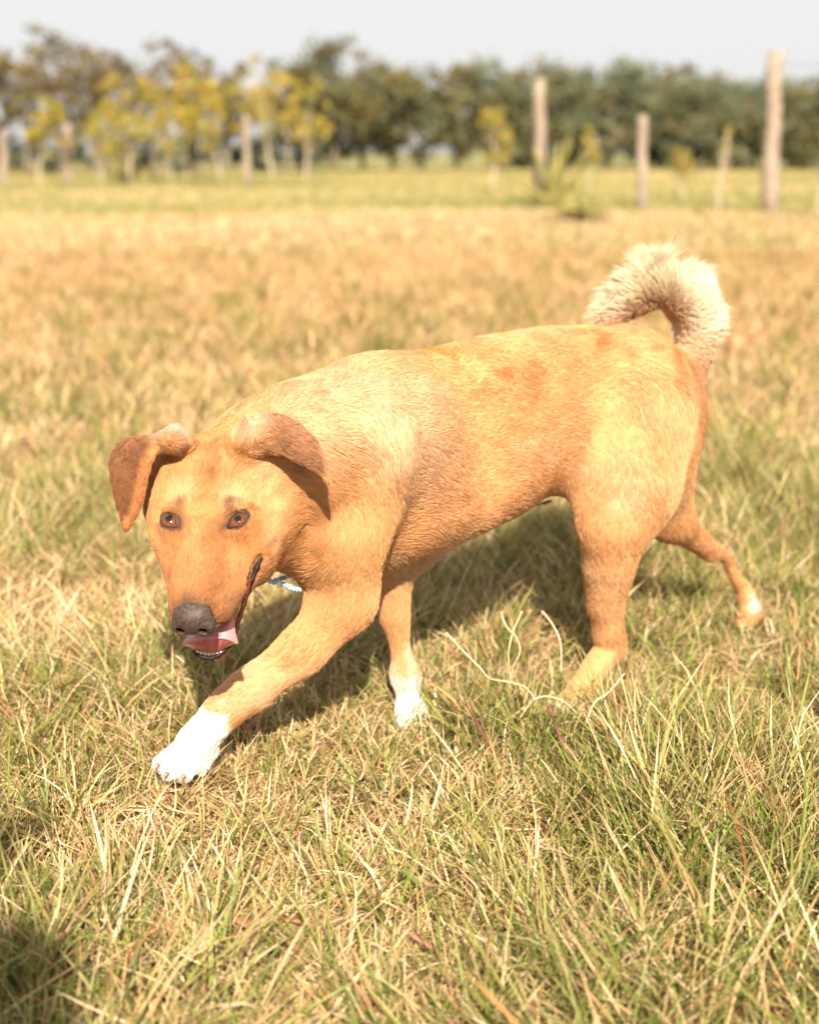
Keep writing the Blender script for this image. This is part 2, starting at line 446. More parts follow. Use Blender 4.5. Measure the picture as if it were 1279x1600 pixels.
# ------------------------------------------------------------------ trees
bark_m = mat('bark', (.20, .155, .12), .9, .1, noise=(6, (.33, .27, .21), 5), bump=(18, .6, .02))
pale_bark_m = mat('pale_bark', (.42, .34, .24), .85, .1, noise=(9, (.54, .45, .34), 5), bump=(30, .5, .01))
leaf_m = mat('leaves', rough=.5, spec=.2, attr='col', transl=.35)
def crown_mesh(H_, W_x, cols, n_clumps, leaf, gap, seed, base=.30, dens=60, shape=1.0):
    """leaf-sized faces gathered in clumps through the crown volume"""
    rs = np.random.default_rng(seed)
    cz = []; 
    while len(cz) < n_clumps:
        p = rs.uniform(-1, 1, 3)
        if np.linalg.norm(p) < 1 and np.linalg.norm(p) > .25:
            q = np.array([p[0] * W_x / 2, p[1] * W_x / 2, H_ * (base + (1 - base) * (.5 + .5 * p[2]))])
            if math.sin(q[0] * gap + seed) * math.sin(q[2] * gap + 1.7 * seed) * 1.0 + rs.normal(0, .35) > -.25: cz.append(q)
    cz = np.array(cz); Vn, Cn = [], []
    for q in cz:
        m = int(dens * rs.uniform(.6, 1.4)); r_ = W_x * rs.uniform(.06, .13)
        pp = q + rs.normal(0, 1, (m, 3)) * r_ * np.array([1, 1, .75]) * .6
        base_c = np.array(cols[rs.integers(len(cols))]) * rs.uniform(.8, 1.25)
        d1 = rs.normal(0, 1, (m, 3)); d1 /= np.linalg.norm(d1, axis=1)[:, None]
        d2 = np.cross(d1, rs.normal(0, 1, (m, 3))); d2 /= np.linalg.norm(d2, axis=1)[:, None]
        s_ = leaf * rs.uniform(.6, 1.3, m)[:, None]
        Vn.append(np.stack([pp - d1 * s_, pp + d2 * s_ * .45, pp + d1 * s_, pp - d2 * s_ * .45], 1).reshape(-1, 3))
        cc = base_c * rs.uniform(.75, 1.25, m)[:, None]; Cn.append(np.repeat(cc, 4, 0))
    Vn = np.vstack(Vn); Cn = np.vstack(Cn)
    return Vn, np.arange(len(Vn)).reshape(-1, 4), Cn, cz
def trunk_mesh(H_, W_x, r0, cz, seed, base, lean=(0, 0)):
    rs = np.random.default_rng(seed + 5); Vs, Fs = [], []
    def add(v, f):
        o_ = len(Vs); Vs.extend(v); Fs.extend([tuple(i + o_ for i in q) for q in f])
    n_ = 8; tp = [np.array([lean[0] * (k / n_) ** 1.4 + math.sin(k * .9 + seed) * r0 * .5, lean[1] * k / n_, H_ * .86 * k / n_ - (.2 if k == 0 else 0)]) for k in range(n_ + 1)]
    add(*tube(tp, [r0 * (1 - .85 * k / n_) for k in range(n_ + 1)], 8))
    for q in cz[:14]:
        k = int(np.clip((q[2] / H_ - .18) * n_, 2, n_ - 2)); A_ = tp[k]
        mid = (A_ + q) / 2 + rs.normal(0, .05, 3) * W_x; mid[2] -= .02 * H_
        add(*tube([A_, mid, q], [r0 * .38 * (1 - k / n_ * .6), r0 * .22, r0 * .06], 5))
    return Vs, Fs
def tree(name, loc, H_, W_x, r0, cols, label, cat, group, seed, n_clumps=90, leaf=.13, gap=2.2, base=.3, dens=45, bark=None, lean=(0, 0)):
    rt = empty(name, loc); tag(rt, label, cat, group)
    v, f, c, cz = crown_mesh(H_, W_x, cols, n_clumps, leaf, gap, seed, base, dens)
    v = v + np.array([lean[0], lean[1], 0]) * .8
    co = mesh_obj('crown', v, f, leaf_m, parent=rt, smooth=False); set_col(co.data, c)
    tv, tf = trunk_mesh(H_, W_x, r0, cz + np.array([lean[0], lean[1], 0]) * .8, seed, base, lean)
    mesh_obj('trunk', tv, tf, bark or bark_m, parent=rt)
    return rt
def copy_tree(rt, loc, rz, sc, label):
    r = rt.copy(); S.collection.objects.link(r); r.location = loc; r.rotation_euler = (0, 0, rz); r.scale = sc; r['label'] = label
    for ch in rt.children:
        c = ch.copy(); S.collection.objects.link(c); c.parent = r
    return r
OLIVE = [(.15, .125, .045), (.19, .145, .05), (.11, .10, .045), (.24, .17, .055), (.17, .12, .06)]
DKG = [(.16, .18, .10), (.185, .20, .105), (.21, .205, .095), (.14, .165, .105), (.25, .21, .11)]
YEL = [(.46, .36, .06), (.38, .33, .06), (.52, .37, .09), (.30, .27, .06)]

# right-hand treeline, about 68 m off: overlapping crowns, each tree on its own
def height_at(px, ytop, Y): return at(px, ytop, Y)[2]
TL = [(770, 96), (806, 112), (852, 96), (902, 104), (952, 94), (1002, 100), (1052, 104), (1098, 118), (1140, 122), (1180, 116), (1232, 124), (1275, 122), (1318, 118)]
protos = []
words = ['leftmost tree of the dark treeline right of the middle', 'low rounded tree next to the left end of the treeline', 'dark tree standing behind the thick post by the spiky plant', 'broad green tree right of the thick post',
 'highest tree of the treeline between the two left posts', 'green tree behind the short post', 'leafy tree just right of the short post', 'tree with pale gaps left of the tall post', 'low tree next to a dip in the treeline',
 'dark tree right behind the tall right post', 'tree right of the tall post, below the wire', 'tree at the right edge of the treeline', 'tree at the very end of the treeline, cut by the right edge']
for i, (px, yt) in enumerate(TL):
    Y_ = 66 + (i * 37 % 7) * .8
    p = at(px, 250, Y_); H_ = height_at(px, yt, Y_)
    if i < 5:
        protos.append(tree('dense_tree', (p[0], Y_, 0), H_, 4.6, .13, DKG if i != 1 else DKG[:3] + OLIVE[:2], words[i], 'tree', 'trees of the dark treeline', 100 + i, n_clumps=125, leaf=.15, gap=2.2, base=.0, dens=40))
        protos[-1]['h'] = H_
    else:
        q = protos[i % 5]; s_ = H_ / q['h']
        copy_tree(q, (p[0], Y_, 0), i * 1.3, (1.0 + .1 * math.sin(i * 2.1), 1, s_), words[i])
for q in protos: del q['h']
for r in [o for o in S.objects if o.type == 'EMPTY' and 'h' in o]: del r['h']
# trees hidden by nothing in the middle of the picture, then the open olive-brown ones on the left
ML = [(470, 112, 62), (520, 60, 60), (565, 110, 63), (612, 98, 64), (660, 104, 62), (715, 100, 65)]
mw = ['brownish tree left of centre behind the yellow saplings', 'tallest tree in the middle of the tree row', 'mid green tree right of the tallest middle tree', 'tree in the centre of the row over the green strip', 'tree right of centre with brownish top', 'tree left of the dark treeline']
for i, (px, yt, Y_) in enumerate(ML):
    p = at(px, 250, Y_); H_ = height_at(px, yt, Y_)
    tree('dense_tree', (p[0], Y_, 0), H_, 4.2, .13, DKG[:3] + OLIVE[:3], mw[i], 'tree', 'trees of the dark treeline', 200 + i, n_clumps=100, leaf=.15, gap=2.0, base=.10, dens=38)
LL = [(-22, 48, 50, 3.6), (42, 92, 50, 2.6), (98, 36, 48, 3.6), (150, 55, 49, 3.2), (205, 82, 52, 2.6), (262, 62, 50, 3.3), (312, 84, 51, 2.4), (355, 88, 52, 2.6), (448, 86, 52, 2.2)]
lw = ['open brown tree cut by the left edge', 'low thin tree between the left edge and the big tree', 'biggest open olive tree on the left with pale gaps', 'olive tree leaning against the biggest left tree', 'low dark tree between the two high left crowns',
      'high olive brown tree behind the yellow bushes', 'open tree with bare gaps above the pale shrubs', 'dark rounded crown left of the curved sapling', 'dark tree behind the curved yellow sapling']
for i, (px, yt, Y_, W_) in enumerate(LL):
    p = at(px, 250, Y_); H_ = height_at(px, yt, Y_)
    tree('open_tree', (p[0], Y_, 0), H_, W_, .10, OLIVE, lw[i], 'tree', 'open olive trees on the left', 300 + i, n_clumps=50, leaf=.115, gap=3.4, base=.28, dens=30)
# blue-green bushes low behind the left posts
hedge_cols = [(.045, .085, .065), (.06, .10, .075), (.075, .11, .06)]
hw_ = ['bluish green bush at the left edge behind the end post', 'bluish bush between the left posts', 'dark bluish bush right of the post by the pale trunk', 'bluish bush behind the yellow bush', 'dark bush behind the thin saplings', 'bluish green bush left of the curved trunk', 'dark bush right of the curved trunk', 'bluish bush farther right, low beneath the middle trees']
for i, px in enumerate((30, 85, 150, 215, 285, 345, 410, 470)):
    Y_ = 56; p = at(px, 250, Y_)
    tree('bush', (p[0], Y_, 0), height_at(px, 192 + (i * 13 % 5) * 4, Y_), 2.3, .04, hedge_cols, hw_[i], 'bush', 'bluish bushes behind the posts', 400 + i, n_clumps=38, leaf=.10, gap=4, base=.02, dens=36)
# young yellow-green saplings in front
SP = [(62, 150, 292, 26, 1.0, 'thin yellow sapling under the biggest left tree'), (205, 120, 286, 50, .0, 'bushy yellow green sapling left of the thin post'),
      (160, 175, 290, 30, .2, 'low yellow sapling right of the pale trunk'), (292, 88, 284, 46, .3, 'tallest yellow sapling among the left trees'), (345, 140, 286, 26, -1.0, 'yellow sapling with a thin trunk leaning left'),
      (425, 92, 284, 42, -.6, 'yellow crowned sapling with a curved pale trunk'), (110, 175, 290, 20, -.2, 'thin pale trunk right next to the left post'), (268, 150, 286, 40, .0, 'round yellow bush under the tallest sapling'),
      (770, 160, 300, 22, .1, 'yellow sapling left of the thick post'), (918, 195, 300, 14, .1, 'small yellow sapling between the spiky plant and the short post'), (1062, 215, 312, 16, .1, 'small bright yellow sapling right of the short post'),
      (1120, 185, 335, 11, .35, 'thin curved sapling with few leaves left of the tall post'), (1278, 200, 338, 12, .1, 'thin sapling at the right edge'), (480, 120, 286, 30, .1, 'yellow sapling near the middle of the tree row')]
for i, (px, yt, yb, wpx, ln, lab) in enumerate(SP):
    gx, gy = ground_at(px, yb); H_ = height_at(px, yt, gy); Zd = gy
    W_ = wpx * 2.3 * Zd / FPX
    few = px in (1120, 1278, 110)
    tree('sapling', (gx, gy, 0), H_, W_, .022 * H_ * .55 + .012, YEL if px < 1090 else YEL[:2] + DKG[:1], lab, 'sapling', 'young yellow saplings', 500 + i, n_clumps=(14 if few else 44), leaf=.055 * H_ / 2.2 * (.8 if few else 1), gap=5,
         base=(.30 if not few else .25), dens=(14 if few else 26), bark=pale_bark_m, lean=(ln * .5 * H_ / 3, 0))
# spiky plants with long stiff leaves
spike_m = mat('spiky_leaf', (.62, .52, .20), .5, .3, noise=(4, (.48, .45, .15), 2), transl=.25)
def spiky(px, yb, hpx, n, label, seed, spread=1.0):
    rs = np.random.default_rng(seed); gx, gy = ground_at(px, yb); Lw = hpx * gy / FPX
    rt = empty('spiky_plant', (gx, gy, 0)); tag(rt, label, 'plant', 'spiky yellow plants')
    for i in range(n):
        az = rs.uniform(0, 6.283); el = rs.uniform(.25, 1.35) / spread; L_ = Lw * rs.uniform(.7, 1.15); wd = L_ * .055
        Vs, Fs = [], []
        d_ = np.array([math.cos(az), math.sin(az), 0]); sd = np.array([-math.sin(az), math.cos(az), 0])
        for k in range(6):
            t_ = k / 5; p = d_ * math.cos(el) * L_ * t_ + np.array([0, 0, 1]) * (math.sin(el) * L_ * t_ - .18 * L_ * t_ * t_ * math.cos(el)) + [0, 0, .02]
            w_ = wd * (1 - t_ ** 2) + .001
            Vs += [p - sd * w_, p + sd * w_, p - [0, 0, w_ * .5]]
        for k in range(5):
            q = 3 * k
            for a, b in ((0, 1), (1, 2), (2, 0)): Fs.append((q + a, q + b, q + 3 + b, q + 3 + a))
        mesh_obj('leaf', Vs, Fs, spike_m, parent=rt)
spiky(862, 322, 125, 30, 'upright spiky yellow plant in front of the thick post', 1)
spiky(905, 342, 85, 34, 'low spreading spiky plant right of the upright one', 2, 1.9)
spiky(196, 284, 70, 22, 'spiky yellow plant in front of the left bushes', 3)

# bush added out of view behind the camera to shade the lower left corner
tree('bush', (-.37, -.50, 0), 1.56, .44, .012, DKG[:3], 'unseen leafy bush added behind the camera to shade the lower left grass', 'bush', None, 700, n_clumps=170, leaf=.024, gap=.5, base=.40, dens=44)
def grid_sheet(G, nu, nv, th):
    """bicubic-ish surface through a control grid, closed with a back side"""
    def cr(A, t):
        n = len(A) - 1; x = t * n; i = min(int(x), n - 1); f = x - i
        p = [A[max(i - 1, 0)], A[i], A[min(i + 1, n)], A[min(i + 2, n)]]
        return .5 * ((2 * p[1]) + (p[2] - p[0]) * f + (2 * p[0] - 5 * p[1] + 4 * p[2] - p[3]) * f * f + (3 * p[1] - p[0] - 3 * p[2] + p[3]) * f ** 3)
    P = np.array([[cr([cr(row, v) for row in G], u) for v in np.linspace(0, 1, nv)] for u in np.linspace(0, 1, nu)])
    return P
# ------------------------------------------------------------------ the dog
def R(px_r, P): return px_r * zdepth(P) / FPX
FWD = unit([-.82, -.57, 0])       # walking direction
LEFT = unit([.57, -.82, 0])       # the dog's left side, turned to the lens
UPV = np.array([0, 0, 1.0])
def bodyD(px): return 1.66 + (px - 540) / 510 * .36
prims = []
def mk(k):
    for p in prims:
        if not hasattr(p, 'kind'): p.kind = k
def cone(a, b, ra, rb, **k):
    A, B = at(*a), at(*b)
    c = Cone(A, B, R(ra, A), R(rb, B), **k); prims.append(c); return c
# trunk: flattened chain
st = [(552, 738, 132), (620, 714, 150), (700, 694, 146), (780, 666, 138), (860, 636, 120), (935, 626, 112), (1000, 640, 108), (1030, 648, 92)]
for i in range(len(st) - 1):
    a, b = st[i], st[i + 1]
    cone((a[0], a[1], bodyD(a[0])), (b[0], b[1], bodyD(b[0])), a[2], b[2], w=LEFT, k=.66, blend=.03)
cone((625, 800, 1.695), (790, 742, 1.770), 58, 50, blend=.05)
mk('trunk')
# haunch and rump
cone((1000, 600, 1.93), (1036, 650, 1.97), 70, 48, blend=.05)
cone((1000, 680, 1.89), (994, 765, 1.86), 84, 74, w=LEFT, k=.8, blend=.06)
mk('thigh')
# chest and shoulder, near side
cone((560, 700, 1.60), (535, 830, 1.57), 80, 58, blend=.05)
cone((520, 800, 1.62), (535, 860, 1.64), 68, 44, blend=.05)
mk('chest')
# sternum fringe
cone((560, 850, 1.68), (650, 850, 1.75), 42, 34, blend=.04)
mk('fringe')
# neck
cone((572, 690, 1.69), (468, 712, 1.575), 132, 110, blend=.04)
cone((468, 712, 1.575), (376, 748, 1.522), 104, 72, blend=.03)
cone((432, 830, 1.540), (505, 850, 1.60), 60, 60, blend=.035)
cone((392, 695, 1.575), (460, 660, 1.63), 62, 60, blend=.03)
mk('neck')
# near front leg
cone((545, 830, 1.575), (535, 930, 1.58), 62, 50, blend=.04)
cone((543, 938, 1.59), (473, 1016, 1.565), 50, 42, blend=.03)
cone((473, 1016, 1.565), (388, 1080, 1.545), 41, 37, blend=.02)
cone((388, 1080, 1.545), (350, 1108, 1.54), 36, 31, blend=.02)
cone((350, 1108, 1.54), (306, 1158, 1.525), 31, 34, blend=.02)
TOEF = [((296, 1160, 1.52), (254, 1192, 1.50), 19, 17), ((304, 1168, 1.515), (268, 1204, 1.495), 19, 17), ((314, 1172, 1.52), (291, 1206, 1.50), 19, 16), ((328, 1168, 1.53), (316, 1198, 1.515), 17, 14)]
for a, b, ra, rb in TOEF: cone(a, b, ra, rb, blend=.006)
# far front leg
cone((618, 860, 1.75), (617, 960, 1.755), 40, 25, blend=.03)
cone((617, 960, 1.755), (632, 1055, 1.76), 25, 20, blend=.02)
cone((634, 1055, 1.76), (642, 1112, 1.755), 22, 22, blend=.02)
cone((642, 1115, 1.75), (630, 1132, 1.73), 24, 20, blend=.02)
mk('leg')
# near hind leg
cone((975, 745, 1.85), (958, 815, 1.83), 80, 56, w=LEFT, k=.8, blend=.05)
mk('thigh')
cone((957, 815, 1.83), (951, 880, 1.842), 57, 46, blend=.02)
cone((951, 880, 1.842), (946, 940, 1.855), 46, 35, blend=.008)
cone((946, 940, 1.855), (949, 985, 1.865), 35, 28, blend=.008)
cone((949, 985, 1.865), (956, 1012, 1.872), 28, 24, blend=.008)
cone((964, 990, 1.875), (964, 1006, 1.875), 15, 14, blend=.012)
cone((950, 1014, 1.868), (905, 1080, 1.83), 24, 23, blend=.008)
for a, b in (((905, 1078, 1.83), (872, 1102, 1.80)), ((912, 1084, 1.82), (886, 1112, 1.79)), ((922, 1084, 1.82), (904, 1112, 1.80))):
    cone(a, b, 17, 15, blend=.008)
# far hind leg
cone((1010, 740, 2.0), (1045, 805, 2.03), 74, 42, blend=.05)
cone((1045, 810, 2.03), (1110, 862, 2.11), 34, 20, blend=.03)
cone((1110, 862, 2.11), (1136, 862, 2.14), 20, 11, blend=.015)
cone((1132, 870, 2.14), (1164, 930, 2.17), 15, 12, blend=.015)
cone((1164, 930, 2.17), (1172, 955, 2.165), 16, 17, blend=.015)
cone((1170, 958, 2.165), (1158, 975, 2.12), 17, 13, blend=.015)
mk('leg')
# tail core, curled over the rump
TAIL = [(1048, 604, 2.00, 38), (1078, 560, 2.03, 32), (1086, 510, 2.03, 36), (1070, 466, 2.01, 38), (1032, 449, 1.98, 36), (990, 466, 1.96, 31), (955, 490, 1.95, 22)]
for i in range(len(TAIL) - 1):
    a, b = TAIL[i], TAIL[i + 1]
    cone(a[:3], b[:3], a[3] * .80, b[3] * .80, blend=.012)
mk('tail')
# sheath under the belly
cone((862, 783, 1.90), (834, 791, 1.88), 12, 8, blend=.015)

mk('sheath')
IDX = dict(head=len(prims))
# head: built in its own frame (r across, f down the muzzle, u out of the brow)
HO = at(317, 811, 1.44)
HEAD_PITCH = math.radians(60); HEAD_YAW = math.radians(10)
def cam_vec(x, y, z):             # right, up, towards the lens  -> place
    return np.array([x, z * -math.cos(PITCH) + y * math.sin(PITCH), y * math.cos(PITCH) + z * math.sin(PITCH)])
cy, sy = math.cos(HEAD_YAW), math.sin(HEAD_YAW)
def yaw(x, y, z): return (x * cy - z * sy, y, x * sy + z * cy)
hr = unit(cam_vec(*yaw(1, 0, 0)))
hf = unit(cam_vec(*yaw(0, -math.sin(HEAD_PITCH), math.cos(HEAD_PITCH))))
hu = unit(cam_vec(*yaw(0, math.cos(HEAD_PITCH), math.sin(HEAD_PITCH))))
def H(a, b, c): return HO + a * hr + b * hf + c * hu
HAX = (hr, hf, hu)
def hcone(a, b, ra, rb, **k):
    c = Cone(H(*a), H(*b), ra, rb, **k); prims.append(c); return c
def hell(c, rad, **k):
    e = Ell(H(*c), HAX, rad, **k); prims.append(e); return e
hell((-.002, -.050, -.056), (.084, .074, .058), blend=.02)
for s in (-1, 1): hell((s * .0408, 0, -.0138), (.0170, .0158, .0158), blend=.012)
hcone((-.050, -.088, -.040), (.040, -.088, -.042), .046, .044, blend=.03)
hcone((-.044, -.045, -.050), (.040, -.045, -.052), .047, .045, blend=.03)                   # cranium
hell((0, -.008, -.043), (.073, .054, .044), blend=.02)                   # brow
hcone((.030, -.012, -.012), (.036, -.004, -.016), .017, .016, blend=.014)   # brow ridges
hcone((-.030, -.012, -.012), (-.036, -.004, -.016), .017, .016, blend=.014)
mk('skull')
for s in (-1, 1):
    hcone((s * .046 + .005, .018, -.050), (s * .050 + .003, -.045, -.066), .022, .028, blend=.025)   # cheek bone
    hcone((s * .036 + .005, .02, -.078), (s * .040, -.045, -.095), .025, .034, blend=.03)     # jaw muscle
mk('cheek')
for s in (-1, 1):
    hcone((s * .0135, -.002, -.0085), (s * .0125, .098, -.0125), .0125, .0115, blend=.010)
hcone((.050, .012, -.030), (.070, -.050, -.052), .013, .016, blend=.016)
hcone((.030, .022, -.034), (.048, .012, -.046), .014, .014, blend=.014)
hcone((-.041, -.012, -.050), (-.047, -.068, -.050), .034, .036, blend=.02)
# muzzle
hcone((0, .010, -.034), (0, .060, -.030), .040, .031, blend=.025)
hcone((0, .060, -.030), (0, .104, -.024), .030, .023, blend=.015)
for s in (-1, 1):
    hcone((s * .025 + .002, .045, -.050), (s * .0195 + .004, .093, -.040), .028, .0220, blend=.016)    # lips
    hcone((s * .031 + .003, .005, -.062), (s * .023 + .003, .045, -.052), .027, .027, blend=.02)
mk('muzzle')
# lower jaw
hcone((0, -.045, -.105), (0, .020, -.120), .034, .026, w=hu, k=.8, blend=.02)
JAW = hcone((0, .020, -.120), (-.001, .100, -.134), .025, .0135, w=hu, k=.62, blend=.006)
mk('jaw')
# ears
def E(px, py, c):  # a point of the ear plane, c metres nearer to the lens than the ear base
    return at(px, py, 1.468 - c * .85)
earR = [[E(384, 652, -.012), E(380, 678, -.008), E(396, 702, -.012)],
        [E(412, 642, -.006), E(414, 672, .008), E(420, 703, .000)],
        [E(446, 645, .000), E(444, 678, .030), E(446, 708, .022)],
        [E(478, 667, .004), E(470, 695, .036), E(467, 718, .032)],
        [E(502, 694, .006), E(492, 714, .034), E(485, 730, .034)],
        [E(508, 730, .014), E(504, 735, .032), E(500, 741, .034)],
        [E(516, 754, .024), E(515, 755, .028), E(514, 756, .030)]]
def L(px, py, c): return at(px, py, 1.492 - c * .8)
earL = [[L(278, 698, .012), L(268, 682, .012), L(277, 667, -.010)],
        [L(248, 700, .022), L(234, 690, .014), L(236, 684, -.010)],
        [L(234, 722, .034), L(214, 716, .014), L(196, 686, -.006)],
        [L(227, 752, .036), L(206, 750, .014), L(177, 706, .000)],
        [L(221, 778, .034), L(203, 776, .018), L(177, 750, .004)],
        [L(211, 802, .028), L(202, 802, .018), L(189, 792, .010)],
        [L(200, 823, .020), L(198, 824, .018), L(196, 824, .016)]]
prims.append(Sheet(grid_sheet(np.array(earR), 13, 6, 0), .0060, blend=.006, grp=1))
mk('earR')
prims.append(Sheet(grid_sheet(np.array(earL), 13, 6, 0), .0060, blend=.006, grp=1))
mk('earL')
prims.append(Cone(at(384, 690, 1.490), at(412, 682, 1.462), .025, .012, blend=.018))
prims.append(Cone(at(284, 690, 1.500), at(262, 688, 1.470), .018, .009, blend=.016))
mk('skull')
# what each volume is, for the coat
KIND = []
for i, p in enumerate(prims):
    KIND.append(p.kind)
def TAILW(P):
    d = np.full(len(P), 1.0)
    for p in prims:
        if p.kind == 'tail': d = np.minimum(d, p.d(P))
    return d
# eye sockets
EYE_R = .0150
def eye_c(s): return H(s * .0408, .000, -.0138)
EL, ER = at(262, 811, 1), at(373, 811, 1)
def pix_on(px, py, C, r):
    """point where the line of sight through the lens meets the sphere (C, r)"""
    o_ = np.array([0, 0, CAM_H]); d_ = unit(at(px, py, 1) - o_); oc = C - o_
    t_ = oc @ d_; h_ = max(r * r - (oc @ oc - t_ * t_), 1e-7)
    return o_ + (t_ - math.sqrt(h_)) * d_
EYE = {-1: dict(iris=(263, 812), ring=[(246.5, 804), (252, 800.5), (259, 800.5), (266, 804), (271.5, 810), (274, 817), (275, 823), (268, 822.5), (260, 821), (252, 815)]),
       1: dict(iris=(371, 812), ring=[(390, 801.5), (383.5, 799), (376, 799.5), (368, 803), (361.5, 809.5), (358, 816.5), (356, 824), (363, 823), (371.5, 821), (382, 815)])}
MP = [(415, 862), (408, 873), (401, 887), (394, 905), (388, 925), (382, 945), (376, 963), (371, 980), (368, 992)]
YL = [1.441, 1.437, 1.432, 1.427, 1.426, 1.429, 1.439, 1.449, 1.459]
cuts = [Cone(pix_on(*EYE[s]['ring'][0], eye_c(s), EYE_R) * .70 + pix_on(*EYE[s]['ring'][6], eye_c(s), EYE_R) * .30, pix_on(*EYE[s]['ring'][6], eye_c(s), EYE_R) * .72 + pix_on(*EYE[s]['ring'][0], eye_c(s), EYE_R) * .28, .0062, .0055, blend=.004) for s in (-1, 1)]
cuts += [Cone(eye_c(s), eye_c(s) + hu * .02, .0070, .0070, blend=.004) for s in (-1, 1)]
cuts += [Ell(H(s * .0265, .012, .010), HAX, (.009, .022, .0115), blend=.012) for s in (-1, 1)]
def surf(px, py, lo=1.2, hi=2.4):
    o_ = np.array([0, 0, CAM_H]); d_ = unit(at(px, py, 1.5) - o_); Q = o_ + np.linspace(lo, hi, 900)[:, None] * d_
    D_ = field(prims, Q); k = int(np.argmax(D_ < -.003)); return Q[k]
for pts, r in (([(897, 772), (912, 738), (938, 700), (948, 660)], .009),):
    q = [surf(*p) for p in pts]; q = [a + unit(a - np.array([0, 0, CAM_H])) * (-.002) for a in q]
    cuts += [Cone(a, b, r * .8, r * .8, blend=.022) for a, b in zip(q[:-1], q[1:])]
cuts += [Cone(H(0, -.075, .020), H(0, -.012, .016), .010, .012, blend=.012)]
cuts += [Cone(at(MP[i][0] - 1, MP[i][1], YL[i] - .003), at(MP[i + 1][0] - 1, MP[i + 1][1], YL[i + 1] - .003), .0030, .0034, blend=.003) for i in range(1, 6)]
V, F = polygonise(prims, cuts, .0034, iso=-.003)
dog = empty('dog', tuple(at(700, 1100, 1.80) * [1, 1, 0]))
DO = np.array(dog.location)
def dpart(name, V, F, m, parent=None):
    V = np.asarray(V, float)
    o = mesh_obj(name, V - DO, F, m); o.parent = parent or dog
    return o
# --- coat: direction, length and colour of the hair over the skin
N_ = len(V)
# relax the trunk and the limbs so that no seam between muscles shows (head, ears, tail and feet stay crisp)
E_ = np.vstack([F[:, [0, 1]], F[:, [1, 2]], F[:, [2, 3]], F[:, [3, 0]]]); E_ = np.vstack([E_, E_[:, ::-1]])
deg_ = np.bincount(E_[:, 0], minlength=N_)[:, None]
rel_ = (np.clip((np.linalg.norm(V - H(0, 0, -.05), axis=1) - .155) / .04, 0, 1) * np.clip((V[:, 2] - .075) / .03, 0, 1) * np.clip(TAILW(V) / .02, 0, 1))[:, None]
for it_ in range(70):
    av_ = np.stack([np.bincount(E_[:, 0], weights=V[E_[:, 1], c_], minlength=N_) for c_ in range(3)], 1) / deg_
    V = V + (av_ - V) * .55 * rel_
vn = np.zeros((N_, 3)); fa = np.cross(V[F[:, 2]] - V[F[:, 0]], V[F[:, 3]] - V[F[:, 1]])
for k_ in range(4): np.add.at(vn, F[:, k_], fa)
vn /= np.linalg.norm(vn, axis=1)[:, None] + 1e-12
if (vn * (V - V.mean(0))).sum() < 0: vn = -vn
TAN = np.array((.70, .392, .180)); CREAM = np.array((.80, .60, .42)); WHITE = np.array((.82, .79, .74)); ORANGE = np.array((.50, .225, .07)); BROWN = np.array((.28, .122, .055)); HTAN = np.array((.63, .325, .130))
Wt = np.zeros(N_); Dr = np.zeros((N_, 3)); Ln = np.zeros(N_); Cl = np.zeros((N_, 3))
n_body = IDX['head']
for i, p in enumerate(prims):
    kind_ = KIND[i]
    if isinstance(p, Cone): dr = unit(p.b - p.a)
    else: dr = -hf
    ln, cl = .013, TAN
    if kind_ == 'trunk': dr = unit(dr + [0, 0, -.35]); ln = .0125
    elif kind_ == 'neck': dr = unit(-dr + [0, 0, -.35]); ln = .016
    elif kind_ == 'fringe': dr = unit(dr + [0, 0, -.6]); ln = .024; cl = CREAM
    elif kind_ == 'leg': ln = .010
    elif kind_ == 'thigh': ln = .0125; cl = TAN * .9 + CREAM * .1
    elif kind_ == 'whitepaw': ln = .008; cl = WHITE
    elif kind_ == 'paw': ln = .008
    elif kind_ == 'tail': ln = .040; cl = np.array((.87, .76, .58))
    elif kind_ == 'skull': dr = -hf; ln = .009; cl = HTAN
    elif kind_ == 'cheek': dr = unit(-hf - .5 * hu); ln = .011; cl = HTAN
    elif kind_ == 'muzzle': dr = -hf; ln = .0055; cl = HTAN
    elif kind_ == 'earR': dr = unit(at(510, 745, 1.43) - at(400, 670, 1.45)); ln = .008
    elif kind_ == 'earL': dr = unit(at(197, 825, 1.44) - at(240, 690, 1.45)); ln = .008
    m_ = np.linalg.norm(V - p.c, axis=1) < p.R + .06
    d_ = p.d(V[m_]); w_ = np.exp(-np.maximum(d_ + .003, -.02) / .008)
    Wt[m_] += w_; Dr[m_] += w_[:, None] * dr; Ln[m_] += w_ * ln; Cl[m_] += w_[:, None] * cl
Wt += 1e-12
TC = at(1012, 515, 1.98)
rad_ = (V - TC) - ((V - TC) @ LEFT)[:, None] * LEFT; rad_ /= np.linalg.norm(rad_, axis=1)[:, None] + 1e-9
tw_ = np.clip(1 - TAILW(V) / .012, 0, 1)[:, None]
Dr = Dr / Wt[:, None]; Dr = Dr * (1 - tw_ * .62) + rad_ * tw_ * .95; Dr *= Wt[:, None]
Dr /= Wt[:, None]; Ln /= Wt; Cl /= Wt[:, None]
def patch(c, r, col, k=1.0, soft=.5, onlyn=None):
    global Cl
    d_ = np.linalg.norm(V - c, axis=1) / r
    f_ = np.clip((1 - d_) / soft, 0, 1) * k
    if onlyn is not None: f_ = f_ * np.clip((vn @ onlyn) * 2.5, 0, 1)
    Cl = Cl * (1 - f_[:, None]) + np.asarray(col) * f_[:, None]
hc_ = (V - HO) @ np.array([hr, hf, hu]).T
headm = np.linalg.norm(V - H(0, .0, -.05), axis=1) < .17
